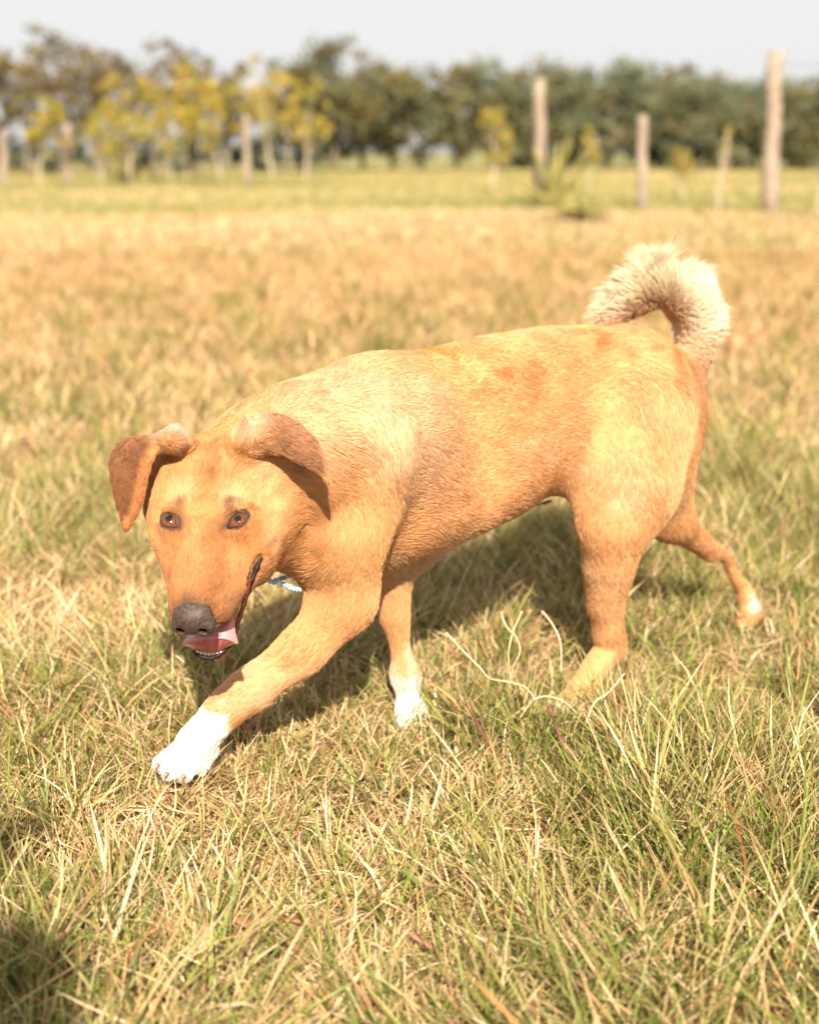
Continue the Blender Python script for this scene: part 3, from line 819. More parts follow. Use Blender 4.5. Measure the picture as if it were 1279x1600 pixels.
# muzzle darkens towards the nose
f_ = np.clip((hc_[:, 1] + .005) / .09, 0, 1) * (np.abs(hc_[:, 0]) < .07) * headm * np.clip((hc_[:, 2] + .10) / .02, 0, 1)
Cl = Cl * (1 - .75 * f_[:, None]) + np.array((.37, .165, .070)) * .75 * f_[:, None]
patch(H(.003, .112, -.01), .026, (.16, .085, .055), .8)
patch(H(.035, .098, -.052), .035, (.20, .10, .055), .6)
patch(H(-.03, .098, -.045), .030, (.20, .10, .055), .6)
for s_ in (-1, 1):
    patch(H(s_ * .0405, .004, -.0), .024, (.30, .13, .055), .65, .7)
    patch(H(s_ * .030, -.019, .004), .0115, (.15, .065, .03), .75, .9)
    patch(H(s_ * .026, .018, -.004), .022, (.36, .155, .055), .6, .8)
patch(H(.002, -.048, .004), .034, (.50, .215, .065), .65, .9)
patch(H(.030, -.030, .0), .028, CREAM, .3, .9)
patch(H(-.030, -.036, .0), .028, CREAM, .3, .9)
patch(H(.060, .030, -.05), .030, (.52, .24, .08), .5, .9)
# face markings, dark of folds and creases painted in, laid on the brow plane
def stroke(pts, r, col, k, cg):
    global Cl
    Q = [np.array([(x_ - 317) / 1374 / .985 + .17 * cg, ((y_ - 811) / 1374 + .5 * cg) / .87]) for x_, y_ in pts]
    dm = np.full(N_, 9.0)
    for A_, B_s in zip(Q[:-1], Q[1:]):
        ab = B_s - A_; t = np.clip((hc_[:, :2] - A_) @ ab / (ab @ ab + 1e-12), 0, 1)
        dm = np.minimum(dm, np.linalg.norm(hc_[:, :2] - A_ - t[:, None] * ab, axis=1))
    f_ = np.clip(1 - dm / r, 0, 1) ** .8 * k * (hc_[:, 2] > -.10) * headm * (vn @ hu > .05)
    Cl = Cl * (1 - f_[:, None]) + np.asarray(col) * f_[:, None]
DOR = (.36, .145, .045)
stroke([(356, 846), (372, 853), (388, 849), (403, 838)], .007, DOR, .6, -.018)
stroke([(250, 836), (262, 842), (276, 838)], .006, DOR, .55, -.018)
stroke([(342, 840), (352, 890), (352, 945)], .016, DOR, .42, -.02)
stroke([(280, 842), (273, 890), (272, 930)], .014, DOR, .42, -.02)
stroke([(318, 680), (316, 745)], .016, DOR, .45, .0)
stroke([(356, 788), (352, 800), (350, 822)], .007, (.17, .075, .04), .42, -.003)
stroke([(277, 788), (280, 800), (281, 822)], .007, (.17, .075, .04), .42, -.003)
stroke([(356, 822), (350, 836)], .005, (.12, .06, .04), .7, -.01)
stroke([(275, 822), (281, 834)], .005, (.12, .06, .04), .7, -.01)
stroke([(392, 801), (404, 797)], .004, (.14, .06, .035), .7, -.012)
stroke([(405, 760), (432, 800), (440, 850)], .022, (.80, .56, .33), .4, -.03)
stroke([(416, 862), (404, 850), (396, 880)], .008, DOR, .5, -.06)
# ears
eR = np.zeros(N_, bool); eL = np.zeros(N_, bool)
iR, iL = KIND.index('earR'), KIND.index('earL')
dR = np.full(N_, 1.0); m_ = np.linalg.norm(V - prims[iR].c, axis=1) < .12; dR[m_] = prims[iR].d(V[m_])
dL = np.full(N_, 1.0); m_ = np.linalg.norm(V - prims[iL].c, axis=1) < .12; dL[m_] = prims[iL].d(V[m_])
def seg_d(A_, B_s): 
    ab = B_s - A_; t = np.clip((V - A_) @ ab / (ab @ ab), 0, 1); return np.linalg.norm(V - A_ - t[:, None] * ab, axis=1)
earf = np.clip(1 - dR / .006, 0, 1)
k1 = np.clip(1 - seg_d(E(436, 655, .01), E(490, 706, .03)) / .034, 0, 1); k1 = np.clip(k1 * 2.2, 0, 1)
k2 = np.clip(1 - seg_d(E(420, 690, .02), E(480, 722, .033)) / .012, 0, 1)
ec = HTAN * 1.02; Cl = Cl * (1 - (earf * .9)[:, None]) + (BROWN * 1.1) * (earf * .9 * k1)[:, None] + ec * (earf * .9 * (1 - k1))[:, None]
patch(E(388, 662, .0), .034, (.80, .62, .46), .8, .9)
earf = np.clip(1 - dL / .006, 0, 1)
rim = np.clip(1.6 - seg_d(L(262, 692, .012), L(232, 722, .034)) / .010, 0, 1); rim = np.maximum(rim, np.clip(1.6 - seg_d(L(232, 722, .034), L(219, 790, .034)) / .009, 0, 1)); rim = np.maximum(rim, np.clip(1.6 - seg_d(L(219, 790, .034), L(200, 825, .02)) / .009, 0, 1))
Cl = Cl * (1 - (earf * .92)[:, None]) + (BROWN) * (earf * .92 * (1 - rim))[:, None] + (HTAN * np.array((.92, .80, .75))) * (earf * .92 * rim)[:, None]
patch(L(270, 670, .0), .030, (.84, .70, .54), .85, .9)
Ln = np.where((dR < .01) | (dL < .01), .008, Ln)
isear = (dR < .009) | (dL < .009)
# white socks
def sock(A_, B_s, r, hard=.010, col=WHITE):
    # everything near the limb and beyond the plane at A_ towards B_s
    global Cl
    ax = unit(B_s - A_); d1 = (V - A_) @ ax; d2 = seg_d(A_, B_s)
    wob = .006 * np.sin(V[:, 2] * 300) + .005 * np.sin(V[:, 0] * 210 + 1)
    f_ = np.clip((d1 + wob) / hard + .5, 0, 1) * (d2 < r)
    Cl = Cl * (1 - f_[:, None]) + col * f_[:, None]
sock(at(343, 1118, 1.54), at(262, 1205, 1.49), .10, .006)
sock(at(648, 1052, 1.75), at(645, 1120, 1.75), .045, .03)
patch(at(662, 1020, 1.735), .034, WHITE, .9, .7)
patch(at(872, 1105, 1.79), .022, WHITE, .9, .5)
patch(at(1182, 940, 2.15), .026, WHITE, .8, .9)
# tail: pale plume outside, rusty within the curl and at the root
tc = at(1012, 515, 1.98)
q_ = np.linalg.norm((V - tc) - ((V - tc) @ LEFT)[:, None] * LEFT, axis=1)
istail = TAILW(V) < .012
f_ = np.clip(1 - (q_ - .036) / .034, 0, 1) * istail
Cl = Cl * (1 - f_[:, None]) + np.array((.56, .24, .07)) * f_[:, None]
f_ = istail & (V[:, 2] > tc[2] + .03)
patch(at(1072, 575, 2.0), .070, ORANGE, .85, 1.0)
patch(at(1040, 420, 1.98), .075, (.86, .76, .58), .8, .6)
patch(at(1110, 470, 2.0), .060, (.86, .76, .58), .8, .6)
# pale breast, belly and flank; rusty throat
patch(at(640, 885, 1.70), .055, CREAM, .9, .9)
patch(at(700, 868, 1.71), .045, CREAM, .85, .9)
patch(at(765, 838, 1.76), .045, CREAM, .75, .9)
patch(at(470, 870, 1.56), .035, ORANGE, .6, .9)
patch(at(650, 700, 1.62), .11, CREAM, .5, .9)
patch(at(490, 640, 1.52), .10, CREAM, .35, .9)
patch(at(560, 640, 1.60), .12, CREAM, .5, .9)

patch(at(455, 850, 1.50), .060, ORANGE, .7, .9)
patch(at(1050, 790, 1.95), .05, CREAM, .6, .8)
patch(at(840, 795, 1.88), .035, (.30, .18, .11), .8, .7)
# direction along the skin
Dr = Dr - (Dr * vn).sum(1)[:, None] * vn
Dr /= np.linalg.norm(Dr, axis=1)[:, None] + 1e-9
# skin itself, a little darker than the hair
# --- nose leather
npr = [Ell(H(.003, .1180, -.0235), HAX, (.0245, .0160, .0195), blend=.004), Ell(H(.003, .109, -.0135), HAX, (.0195, .015, .011), blend=.010)]
npr += [Ell(H(.003 + s * .0150, .1235, -.0260), HAX, (.0096, .0105, .0108), blend=.005) for s in (-1, 1)]
ncut = [Cone(H(.003 + s * .0118, .1420, -.0160), H(.003 + s * .0138, .1250, -.0250), .0042, .0054, w=hu, k=.85, blend=.002) for s in (-1, 1)]
ncut += [Cone(H(.003 + s * .0130, .1390, -.0220), H(.003 + s * .0265, .1280, -.0310), .0022, .0014, blend=.002) for s in (-1, 1)]
ncut += [Cone(H(.003, .1400, -.020), H(.003, .1280, -.0430), .0008, .0010, blend=.002)]
NV, NF = polygonise(npr, ncut, .0011)
nose_m = mat('nose_leather', (.036, .024, .020), .50, .35, noise=(260, (.085, .055, .042), 3), bump=(1500, .5, .0005))
dpart('nose', NV, NF, nose_m)
# --- eyes: ball with amber iris and a dark lid rim wrapped over it
eye_m = mat('eyeball', rough=.04, spec=.5, attr='col', coat=.3)
lid_m = mat('lid_skin', (.034, .017, .012), .6, .2, noise=(400, (.080, .042, .030), 2))
for s_ in (-1, 1):
    C = eye_c(s_); I = EYE[s_]['iris']; g = unit(pix_on(*I, C, EYE_R) - C)
    ax1 = unit(np.cross(g, [0, 0, 1])); ax2 = np.cross(ax1, g); UPS = 1 if ax2[2] > 0 else -1
    Vv, Ff, Cc = [], [], []
    NU, NW = 56, 56
    for i in range(NU + 1):
        th = math.pi * i / NU * (0.55 if True else 1)
        for j in range(NW):
            ph = 2 * math.pi * j / NW
            n_ = math.cos(th) * g + math.sin(th) * (math.cos(ph) * ax1 + math.sin(ph) * ax2)
            Vv.append(C + n_ * (EYE_R - .0004 + (.0006 if th < .6 else 0) * math.cos(th / .6 * math.pi / 2)))
            r_ = th * EYE_R * 1000          # mm along the ball
            k = .75 + .25 * math.sin(ph * 23 + 3 * math.sin(ph * 7))
            if math.hypot(r_ * math.cos(ph), r_ * math.sin(ph) - UPS * 2.4) < 4.3: c_ = (.004, .004, .005)  # pupil drawn large and high, painting in the upper lid's shade
            elif r_ < 8.6: f_ = r_ / 8.2; c_ = tuple(np.array((.22, .058, .010)) * k * (.25 + .9 * f_))
            elif r_ < 9.6: c_ = (.02, .01, .008)
            else: c_ = (.10, .05, .04)
            Cc.append(c_)
    for i in range(NU):
        for j in range(NW):
            a_ = i * NW + j; b_ = i * NW + (j + 1) % NW
            Ff.append((a_, b_, b_ + NW, a_ + NW))
    e = dpart('eye', Vv, Ff, eye_m); set_col(e.data, Cc)
    ring = np.array(EYE[s_]['ring']); n0 = len(ring)
    # smooth closed spline of the rim
    rr = []
    for i in range(n0):
        p0, p1, p2, p3 = ring[i - 1], ring[i], ring[(i + 1) % n0], ring[(i + 2) % n0]
        for t in np.linspace(0, 1, 5)[:-1]:
            rr.append(.5 * ((2 * p1) + (p2 - p0) * t + (2 * p0 - 5 * p1 + 4 * p2 - p3) * t * t + (3 * p1 - p0 - 3 * p2 + p3) * t ** 3))
    rr = np.array(rr); ce = rr.mean(0); Vv, Ff = [], []
    for k_, (sc_, dr) in enumerate(((.98, .0001), (1.0, .0008), (1.04, .0012), (1.08, .0010), (1.13, -.0004), (1.25, -.005))):
        for p_ in rr:
            q_ = ce + (p_ - ce) * sc_
            base = pix_on(*q_, C, EYE_R)
            nn = unit(base - C); up_ = max(0, (ce[1] - p_[1]) / 12); Vv.append(C + nn * (EYE_R + dr * (1 + 2.0 * up_)))
    M_ = len(rr)
    for k_ in range(5):
        for i in range(M_): Ff.append((k_ * M_ + i, k_ * M_ + (i + 1) % M_, (k_ + 1) * M_ + (i + 1) % M_, (k_ + 1) * M_ + i))
    dpart('eyelid', Vv, Ff, lid_m)
# --- tongue and teeth
YM = H(0, .108, -.085)[1]
tongue_m = mat('tongue', rough=.28, spec=.5, attr='col', sub=.3, bump=(900, .25, .0006))
G = [[(300, 985, .004), (320, 985, .004), (342, 975, .004), (358, 966, .002), (366, 960, .004)],
     [(290, 998, -.006), (306, 991, -.008), (330, 987, -.010), (354, 982, -.010), (367, 984, -.004)],
     [(284, 1007, -.010), (303, 1000, -.016), (331, 996, -.019), (356, 998, -.016), (372, 1005, -.008)],
     [(289, 1009, -.008), (305, 1004, -.014), (331, 1000, -.017), (355, 1001, -.014), (367, 1006, -.008)],
     [(297, 1012, -.002), (311, 1011, -.010), (331, 1010, -.013), (350, 1008, -.010), (363, 1007, -.002)],
     [(306, 1018, .004), (316, 1019, -.002), (331, 1020, -.004), (346, 1017, -.002), (358, 1010, .004)]]
G = np.array(G, float)
P = grid_sheet(G, 30, 34, 0)
W_ = np.array([[at(p[0], p[1], YM + p[2]) for p in row] for row in P])
nu, nv = W_.shape[:2]
B_ = W_ + np.array([0, .0035, -.0005])
Vv = np.vstack([W_.reshape(-1, 3), B_.reshape(-1, 3)]); Ff = []; N0 = nu * nv
for i in range(nu - 1):
    for j in range(nv - 1):
        a_ = i * nv + j
        Ff += [(a_, a_ + 1, a_ + nv + 1, a_ + nv), (N0 + a_, N0 + a_ + nv, N0 + a_ + nv + 1, N0 + a_ + 1)]
for i in range(nu - 1):
    a_ = i * nv; b_ = i * nv + nv - 1
    Ff += [(a_, a_ + nv, N0 + a_ + nv, N0 + a_), (b_, N0 + b_, N0 + b_ + nv, b_ + nv)]
for j in range(nv - 1):
    a_ = j; b_ = (nu - 1) * nv + j
    Ff += [(a_, N0 + a_, N0 + a_ + 1, a_ + 1), (b_, b_ + 1, N0 + b_ + 1, N0 + b_)]
tc_ = []
for i in range(nu):
    for j in range(nv):
        u_ = i / (nu - 1); v_ = j / (nv - 1)
        k = min(1, max(0, (u_ - .42) / .12)) * min(1, max(0, min(v_, 1 - v_) / .12 - .2))
        c_ = np.array((.52, .235, .24)) * (1 - k) + np.array((.50, .13, .125)) * k
        if k > .5: c_ = c_ * (.9 + .12 * math.sin(v_ * 60)) + (.12 * math.exp(-((v_ - .5) / .03) ** 2)) * np.array((1, .8, .8))
        tc_.append(c_)
t_ = dpart('tongue', Vv, Ff, tongue_m); set_col(t_.data, tc_ + tc_)
tooth_m = mat('tooth_enamel', (.74, .66, .50), .25, .5, sub=.2)
tprim = []
for x0, y0, r in ((309, 1016, 2.6), (314.5, 1019, 2.9), (320.5, 1020.5, 3.0), (327, 1021, 3.0), (333.5, 1019.5, 3.0), (339.5, 1017, 2.9), (345, 1013, 3.2)):
    A_, B_2 = at(x0, y0 - 3.5, YM - .0005), at(x0, y0 + 4.5, YM + .001)
    tprim.append(Cone(A_, B_2, r / 1360 * .9, r / 1360, blend=.0006))
TV, TF = polygonise(tprim, (), .0006)
dpart('teeth', TV, TF, tooth_m)
lip_m = mat('lip_skin', (.014, .007, .006), .6, .3, bump=(900, .5, .0006))
lprim = []
LP = [(304, 1017, .004), (309, 1022.5, .000), (318, 1027, -.002), (330, 1028.5, -.002), (341, 1024.5, -.001), (350, 1017.5, .002), (358, 1008, .006), (364, 995, .014)]
for i in range(len(LP) - 1): lprim.append(Cone(at(LP[i][0], LP[i][1], YM + LP[i][2] + .001), at(LP[i + 1][0], LP[i + 1][1], YM + LP[i + 1][2] + .001), .0027, .0027, blend=.003))
RM = [.0004, .0020, .0034, .0026, .0020, .0018, .0018, .0018, .0018]
for i in range(len(MP) - 1): lprim.append(Cone(at(*MP[i], YL[i] + .0022), at(*MP[i + 1], YL[i + 1] + .0022), RM[i], RM[i + 1], blend=.003))
LV, LF = polygonise(lprim, (), .0012)
dpart('lip', LV, LF, lip_m)
gum_m = mat('wet_gum', (.22, .050, .035), .25, .5, noise=(420, (.10, .018, .014), 3), bump=(700, .4, .0008))
gprim = [Cone(at(MP[i][0] - 2.5, MP[i][1], YL[i] - .0028), at(MP[i + 1][0] - 2.5, MP[i + 1][1], YL[i + 1] - .0028), .0019, .0023, blend=.002) for i in range(3, len(MP) - 1)]
GV, GF = polygonise(gprim, (), .0009)
dpart('gum', GV, GF, gum_m)
# inner side of the cheek and jaw, seen through the open mouth

# --- the skin, then the coat of hair
body_m = mat('skin', rough=.75, spec=.15, attr='col')
bo = dpart('body', V, F, body_m)
set_col(bo.data, Cl * np.array((.80, .74, .66)))
FURN = 400000
Tt = np.vstack([F[:, [0, 1, 2]], F[:, [0, 2, 3]]])
ar = np.linalg.norm(np.cross(V[Tt[:, 1]] - V[Tt[:, 0]], V[Tt[:, 2]] - V[Tt[:, 0]]), axis=1) / 2
tcn = V[Tt].mean(1)
facing = ((vn[Tt[:, 0]] * (np.array([0, 0, CAM_H]) - tcn)).sum(1) / np.linalg.norm(np.array([0, 0, CAM_H]) - tcn, axis=1))
ishead = (np.linalg.norm(tcn - H(0, .0, -.05), axis=1) < .17)
wgt = ar * (1 + 1.6 * ishead + 1.5 * (TAILW(tcn) < .01)) * np.where(facing > -.45, 1.0, .25)
pick = rng.choice(len(Tt), FURN, p=wgt / wgt.sum())
r1, r2 = rng.random(FURN), rng.random(FURN); fl = r1 + r2 > 1; r1[fl] = 1 - r1[fl]; r2[fl] = 1 - r2[fl]
bc = np.column_stack([1 - r1 - r2, r1, r2])
def interp(A):
    if A.ndim == 1: return (A[Tt[pick]] * bc).sum(1)
    return (A[Tt[pick]] * bc[:, :, None]).sum(1)
Pp, Pn, Pd, Pl, Pc = interp(V), interp(vn), interp(Dr), interp(Ln), interp(Cl)
ptail = interp(istail.astype(float)) > .5
pear = interp(isear.astype(float)) > .5
Pn /= np.linalg.norm(Pn, axis=1)[:, None]
# keep the eyes, nose and mouth clear
keep = np.ones(FURN, bool)
for s_ in (-1, 1):
    q_ = (Pp - eye_c(s_)) @ np.array([hr, hf, hu]).T
    keep &= ~((q_[:, 0] ** 2 / .0118 ** 2 + (q_[:, 1] + .0005) ** 2 / .0082 ** 2 < 1) & (q_[:, 2] > -.01))
nc_ = H(.003, .120, -.022)
keep &= np.linalg.norm(Pp - nc_, axis=1) > .021
keep &= np.linalg.norm(Pp - at(330, 1026, YM), axis=1) > .020
def sn(P, f, seed):
    r_ = np.random.default_rng(seed); o_ = np.zeros(len(P))
    for k in range(6):
        d_ = unit(r_.normal(size=3)) * f * r_.uniform(.6, 1.6)
        o_ += np.sin(P @ d_ + r_.uniform(0, 6.28) + 1.5 * np.sin(P @ (unit(r_.normal(size=3)) * f * .7)))
    return o_ / 6 ** .5
# the hair leans and parts in slow swirls
side = np.cross(Pn, Pd)
sw = .34 * sn(Pp, 38, 1) + .22 * sn(Pp, 110, 2)
hd_ = np.clip(1 - (np.linalg.norm(Pp - H(0, .0, -.05), axis=1) - .12) / .05, 0, 1)
sw *= 1 - .6 * hd_
sw = np.where(ptail, sw * .35, sw)
Pd = Pd + side * sw[:, None]
Pd /= np.linalg.norm(Pd, axis=1)[:, None]
lift = .24 + .08 * sn(Pp, 60, 3) + rng.normal(0, .07, FURN)
lift = np.where(ptail, .42 + .12 * sn(Pp, 50, 4) + rng.normal(0, .10, FURN), lift)
lift = np.where(pear, .30, lift); lift = np.clip(lift, .12, 1.5)
Lh = Pl * rng.uniform(.65, 1.2, FURN) * (1 + .18 * sn(Pp, 90, 5))
rel = Pp - tc; rel -= (rel @ LEFT)[:, None] * LEFT; outw = (Pn * (rel / (np.linalg.norm(rel, axis=1)[:, None] + 1e-9))).sum(1)
Lh = np.where(ptail, Lh * np.clip(.72 + .50 * outw, .25, 1.2), Lh)
root_f = np.clip((np.linalg.norm(Pp - at(1060, 590, 2.0), axis=1) - .02) / .08, .6, 1)
Lh = np.where(ptail, Lh * root_f, Lh)
Lh = np.maximum(Lh, .003)
# clumps
cent = rng.choice(FURN, 13000, replace=False)
kd = kdtree.KDTree(len(cent))
for i, c in enumerate(cent): kd.insert(Pp[c], i)
kd.balance()
near = np.fromiter((kd.find(p)[1] for p in Pp), dtype=np.int64, count=FURN)
cidx = cent[near]
T = np.array([0, .34, .68, 1.0])
pts = np.zeros((FURN, 4, 3))
for k, t in enumerate(T):
    up = np.sin(np.minimum(lift, 1.4)) * t - .16 * t * t * np.where(ptail, 0, 1)
    fw = np.cos(np.minimum(lift, 1.4)) * t
    pts[:, k] = Pp + Lh[:, None] * (Pn * up[:, None] + Pd * fw[:, None])
    if k: pts[:, k, 2] -= .10 * Lh * t * t
ctip = pts[cidx]
cl_amt = np.where(ptail, .62, np.where(hd_ > .5, .30, .50)) * rng.uniform(.4, 1.0, FURN)
for k, t in enumerate(T):
    tgt = ctip[:, k]
    pts[:, k] += (tgt - pts[:, k]) * (cl_amt * t)[:, None] * (np.linalg.norm(tgt - pts[:, k], axis=1) < .02)[:, None]
pts += rng.normal(0, .00035, pts.shape) * (T[None, :, None])
# colour of each hair: slow mottling, rust-tipped guard hairs along the back
mot = sn(Pp, 26, 6); mot2 = sn(Pp, 120, 7)
lum = 1 + .05 * mot2 + rng.normal(0, .14, FURN) + .10 * hd_ * sn(Pp, 300, 9)
Hc = Pc * np.clip(lum, .5, 1.5)[:, None]
back = np.clip((Pn[:, 2] - .15) / .6, 0, 1) * (~ptail) * (1 - hd_) * (Pp[:, 2] > .32)
rust = np.clip(.6 * mot2 + .35 * mot - .05, 0, 1) * (.14 + .85 * back) * (Pc[:, 2] < .4) * (~ptail) * (~pear)
Hc = Hc * (1 - rust[:, None]) + np.array((.50, .19, .05)) * rust[:, None]
pale = np.clip(-.5 * mot + .45 * mot2 - .15, 0, 1) * .35 * (1 - hd_) * (Pc[:, 2] < .4)
Hc = Hc * (1 - pale[:, None]) + CREAM * pale[:, None]
Hc = np.clip(Hc, .005, .92)
sel = np.where(keep)[0]
hcv = bpy.data.hair_curves.new('fur')
hcv.add_curves([4] * len(sel))
hcv.attributes['position'].data.foreach_set('vector', (pts[sel] - DO).astype(np.float32).ravel())
ra = hcv.attributes.get('radius') or hcv.attributes.new('radius', 'FLOAT', 'POINT')
rb = np.where(hd_[sel] > .5, .00021, .00030)[:, None] * np.array([1, .9, .65, .12])[None] * rng.uniform(.8, 1.25, (len(sel), 1))
ra.data.foreach_set('value', rb.astype(np.float32).ravel())
ca = hcv.attributes.new('col', 'FLOAT_COLOR', 'CURVE')
cc = np.ones((len(sel), 4), np.float32); cc[:, :3] = Hc[sel]
ca.data.foreach_set('color', cc.ravel())
fur_m = mat('fur', rough=.45, spec=.25, attr='col', transl=.33)
hcv.materials.append(fur_m)
fo = bpy.data.objects.new('fur', hcv); S.collection.objects.link(fo); fo.parent = dog
fo['kind'] = 'stuff'
# whiskers and brow hairs
wv = []
for (a_, b_) in (((247, 860), (228, 862)), ((262, 935), (236, 925)), ((262, 950), (240, 962)), ((340, 985), (352, 1010)), ((378, 930), (402, 950)), ((390, 905), (416, 915))):
    pa = at(*a_, 1.40); pb = at(*b_, 1.395); wv.append(np.array([pa, pa * .6 + pb * .4 + [0, 0, .002], pb]))
tag(dog, 'tan walking dog with curled cream tail and white front paws', 'dog')
for a, b in (((248, 1194, 1.487), (242, 1203, 1.480)), ((262, 1208, 1.483), (256, 1216, 1.476)), ((288, 1211, 1.487), (284, 1219, 1.482))):
    vv, ff = tube([at(*a), (at(*a) + at(*b)) / 2 + [0, 0, .001], at(*b)], [.0028, .0022, .0006], 8)
    dpart('claw', vv, ff, mat('claw', (.30, .20, .15), .4, .4) if 'claw' not in bpy.data.materials else bpy.data.materials['claw'])

wh_m = mat('whisker', (.05, .035, .03), .4, .4)
for q in wv:
    Q = [q[0] * (1 - t) ** 2 + 2 * q[1] * t * (1 - t) + q[2] * t * t for t in np.linspace(0, 1, 7)]
    vv, ff = tube(Q, [.0003 * (1 - .8 * k / 6) for k in range(7)], 4); dpart('whisker', vv, ff, wh_m)
# ------------------------------------------------------------------ small things in the grass
def stick(name, pts, r0, r1, m, label, cat, group=None, parent=None, sides=7):
    n_ = len(pts); P = np.array(pts, float); Q = []
    for i in range(n_ - 1):
        p0, p1, p2, p3 = P[max(i - 1, 0)], P[i], P[i + 1], P[min(i + 2, n_ - 1)]
        for t in np.linspace(0, 1, 6)[:-1]:
            Q.append(.5 * ((2 * p1) + (p2 - p0) * t + (2 * p0 - 5 * p1 + 4 * p2 - p3) * t * t + (3 * p1 - p0 - 3 * p2 + p3) * t ** 3))
    Q.append(P[-1]); k = len(Q); c = Q[0] if parent is None else np.zeros(3)
    Vs, Fs = tube([q - c for q in Q], [r0 + (r1 - r0) * i / (k - 1) for i in range(k)], sides)
    o = mesh_obj(name, Vs, Fs, m, loc=tuple(c) if parent is None else None)
    if parent is not None: o.parent = parent
    else: tag(o, label, cat, group)
    return o
root_m = mat('dry_root', (.46, .36, .21), .7, .2, noise=(60, (.60, .48, .32), 4))
# pale dry root with forks between the far front paw and the near hind paw
rb_ = empty('dry_root', tuple(at(795, 1062, 1.66))); tag(rb_, 'pale dry branching root curling above the grass before the near hind paw', 'root')
O_ = np.array(rb_.location)
for pts in ([(696, 988, 1.66), (722, 1016, 1.655), (748, 1042, 1.65), (765, 1060, 1.65), (797, 1066, 1.65), (820, 1074, 1.65), (833, 1090, 1.645), (828, 1098, 1.64), (812, 1122, 1.63)],
            [(782, 956, 1.665), (790, 978, 1.66), (806, 996, 1.655), (812, 1018, 1.65), (802, 1040, 1.65), (796, 1062, 1.65)],
            [(815, 955, 1.665), (802, 985, 1.66), (794, 1020, 1.65), (797, 1066, 1.65)],
            [(831, 1094, 1.64), (852, 1088, 1.64), (880, 1096, 1.64), (902, 1116, 1.635)]):
    stick('root_branch', [at(*p) - O_ for p in pts], .0015, .0008, root_m, '', '', parent=rb_)
stick('dry_grass_stalk', [at(915, 1130, 1.60), at(928, 1098, 1.61), at(950, 1082, 1.62), at(975, 1052, 1.63)], .0016, .0012, root_m, 'pale forked dry stem right of the near hind paw', 'stalk')
stick('dry_grass_stalk', [at(846, 955, 1.72), at(862, 975, 1.72), at(875, 1005, 1.71), at(876, 1050, 1.70)], .0018, .0012, root_m, 'thin bent straw stem in the shade left of the near hind leg', 'stalk')
red_m = mat('red_stem', (.11, .035, .03), .5, .3, noise=(50, (.22, .08, .055), 3))
stick('red_grass_stalk', [at(730, 1098, 1.64), at(745, 1130, 1.62), at(770, 1175, 1.59)], .0022, .0020, red_m, 'dark red stem leaning below the dry branching root', 'stalk', 'dark red stems')
stick('red_grass_stalk', [at(857, 1102, 1.62), at(870, 1140, 1.60), at(888, 1190, 1.57)], .0018, .0024, red_m, 'dark red stem leaning below the near hind paw', 'stalk', 'dark red stems')
stick('red_grass_stalk', [at(152, 1192, 1.52), at(135, 1220, 1.51)], .0020, .0016, red_m, 'short dark red stem left of the reaching white paw', 'stalk', 'dark red stems')
rl_m = mat('dead_leaf', (.42, .18, .085), .6, .3, noise=(40, (.30, .13, .09), 3), bump=(200, .5, .001))
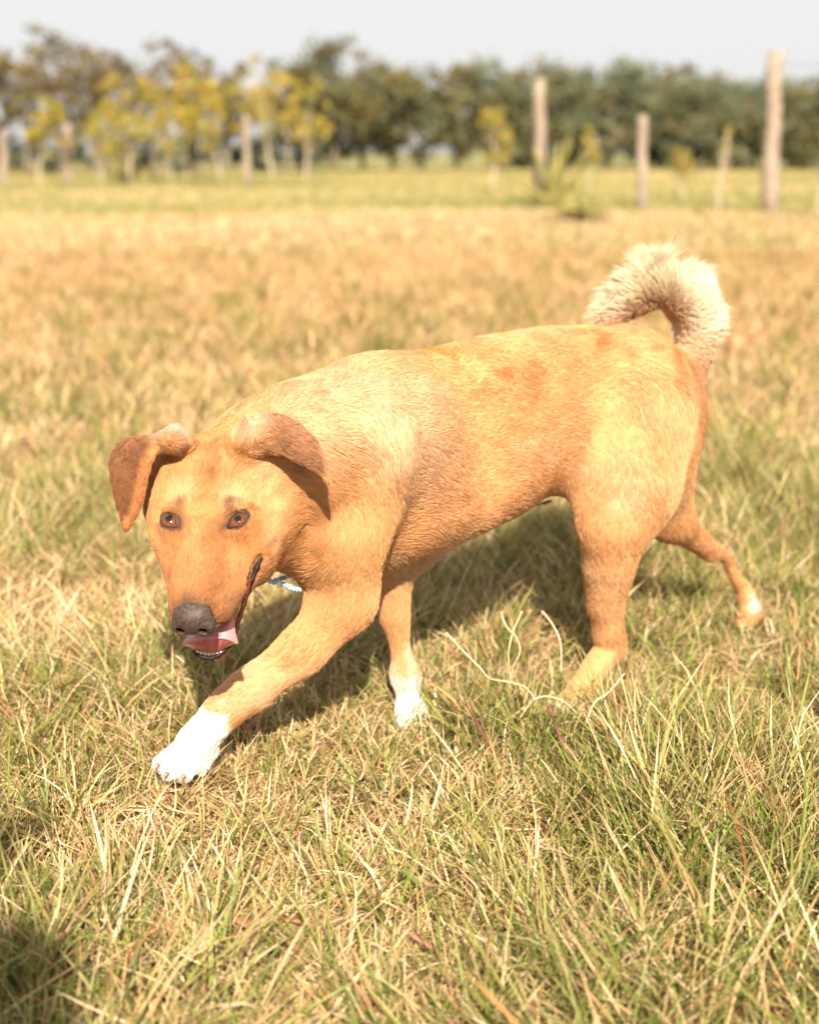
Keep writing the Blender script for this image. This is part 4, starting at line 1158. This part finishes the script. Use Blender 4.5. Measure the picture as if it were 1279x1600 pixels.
def strap(pts, wd, label, cat='leaf', m=None, group='dead strap leaves lying in the grass'):
    P = [at(*p) for p in pts]; c = P[0]; Vs, Fs = [], []; n_ = 14; Q = []
    for k in range(n_):
        f = k / (n_ - 1) * (len(P) - 1); i = min(int(f), len(P) - 2); Q.append(P[i] * (1 - (f - i)) + P[i + 1] * (f - i))
    for k, q in enumerate(Q):
        t_ = k / (n_ - 1); tn = unit(Q[min(k + 1, n_ - 1)] - Q[max(k - 1, 0)]); sd = unit(np.cross(tn, [0, -.5, .86])); up = np.cross(sd, tn)
        w_ = wd * (.25 + .75 * math.sin(math.pi * min(1, t_ * 1.15 + .05)) ** .6) / 2
        for s_, h_ in ((-1, .35), (0, -.1), (1, .3), (0, -.45)): Vs.append(q + sd * s_ * w_ + up * h_ * w_ - c)
    for k in range(n_ - 1):
        for a, b in ((0, 1), (1, 2), (2, 3), (3, 0)): Fs.append((4 * k + a, 4 * k + b, 4 * k + 4 + b, 4 * k + 4 + a))
    o = mesh_obj('dead_leaf', Vs, Fs, m or rl_m, loc=tuple(c)); tag(o, label, cat, group)
strap([(362, 1434, 1.19), (400, 1450, 1.185), (440, 1480, 1.17), (490, 1502, 1.16), (526, 1514, 1.155)], .0115, 'long orange brown strap leaf low in the grass at the bottom')
strap([(418, 1416, 1.20), (402, 1436, 1.19), (386, 1452, 1.18)], .008, 'short reddish leaf crossing the long orange strap leaf')
strap([(632, 1452, 1.16), (668, 1476, 1.15), (712, 1506, 1.14)], .007, 'dull red strap leaf in the grass at the bottom centre')
strap([(440, 1436, 1.19), (478, 1440, 1.185), (512, 1462, 1.175)], .006, 'thin pinkish dead leaf above the end of the orange strap')
# beaded cord hanging under the throat
cord = empty('collar', tuple(at(440, 905, 1.56))); tag(cord, 'light blue and white speckled cord collar hanging below the throat', 'collar')
O_ = np.array(cord.location)
blue_m = mat('blue_cord', (.30, .60, .80), .5, .3); white_m = mat('white_cord', (.85, .88, .90), .5, .3)
path = [(392, 896, 1.530), (405, 903, 1.535), (425, 909, 1.54), (445, 914, 1.55), (462, 921, 1.56), (474, 921, 1.58), (490, 905, 1.62)]
path2 = [(470, 888, 1.60), (455, 898, 1.60), (440, 904, 1.585), (428, 908, 1.565)]
for pth in (path, path2):
    P = [at(*p) - O_ for p in pth]; Q = []
    for i in range(len(P) - 1):
        for t in np.linspace(0, 1, 7)[:-1]: Q.append(P[i] * (1 - t) + P[i + 1] * t)
    Q.append(P[-1])
    for k in range(0, len(Q) - 1, 2):
        A_, B_k = Q[k], Q[min(k + 2, len(Q) - 1)]
        Vs, Fs = tube([A_, A_ * .7 + B_k * .3, A_ * .3 + B_k * .7, B_k], [.0020, .0034, .0034, .0020], 8)
        mesh_obj('cord_strand', Vs, Fs, white_m if (k // 2) % 3 == 1 else blue_m, parent=cord)
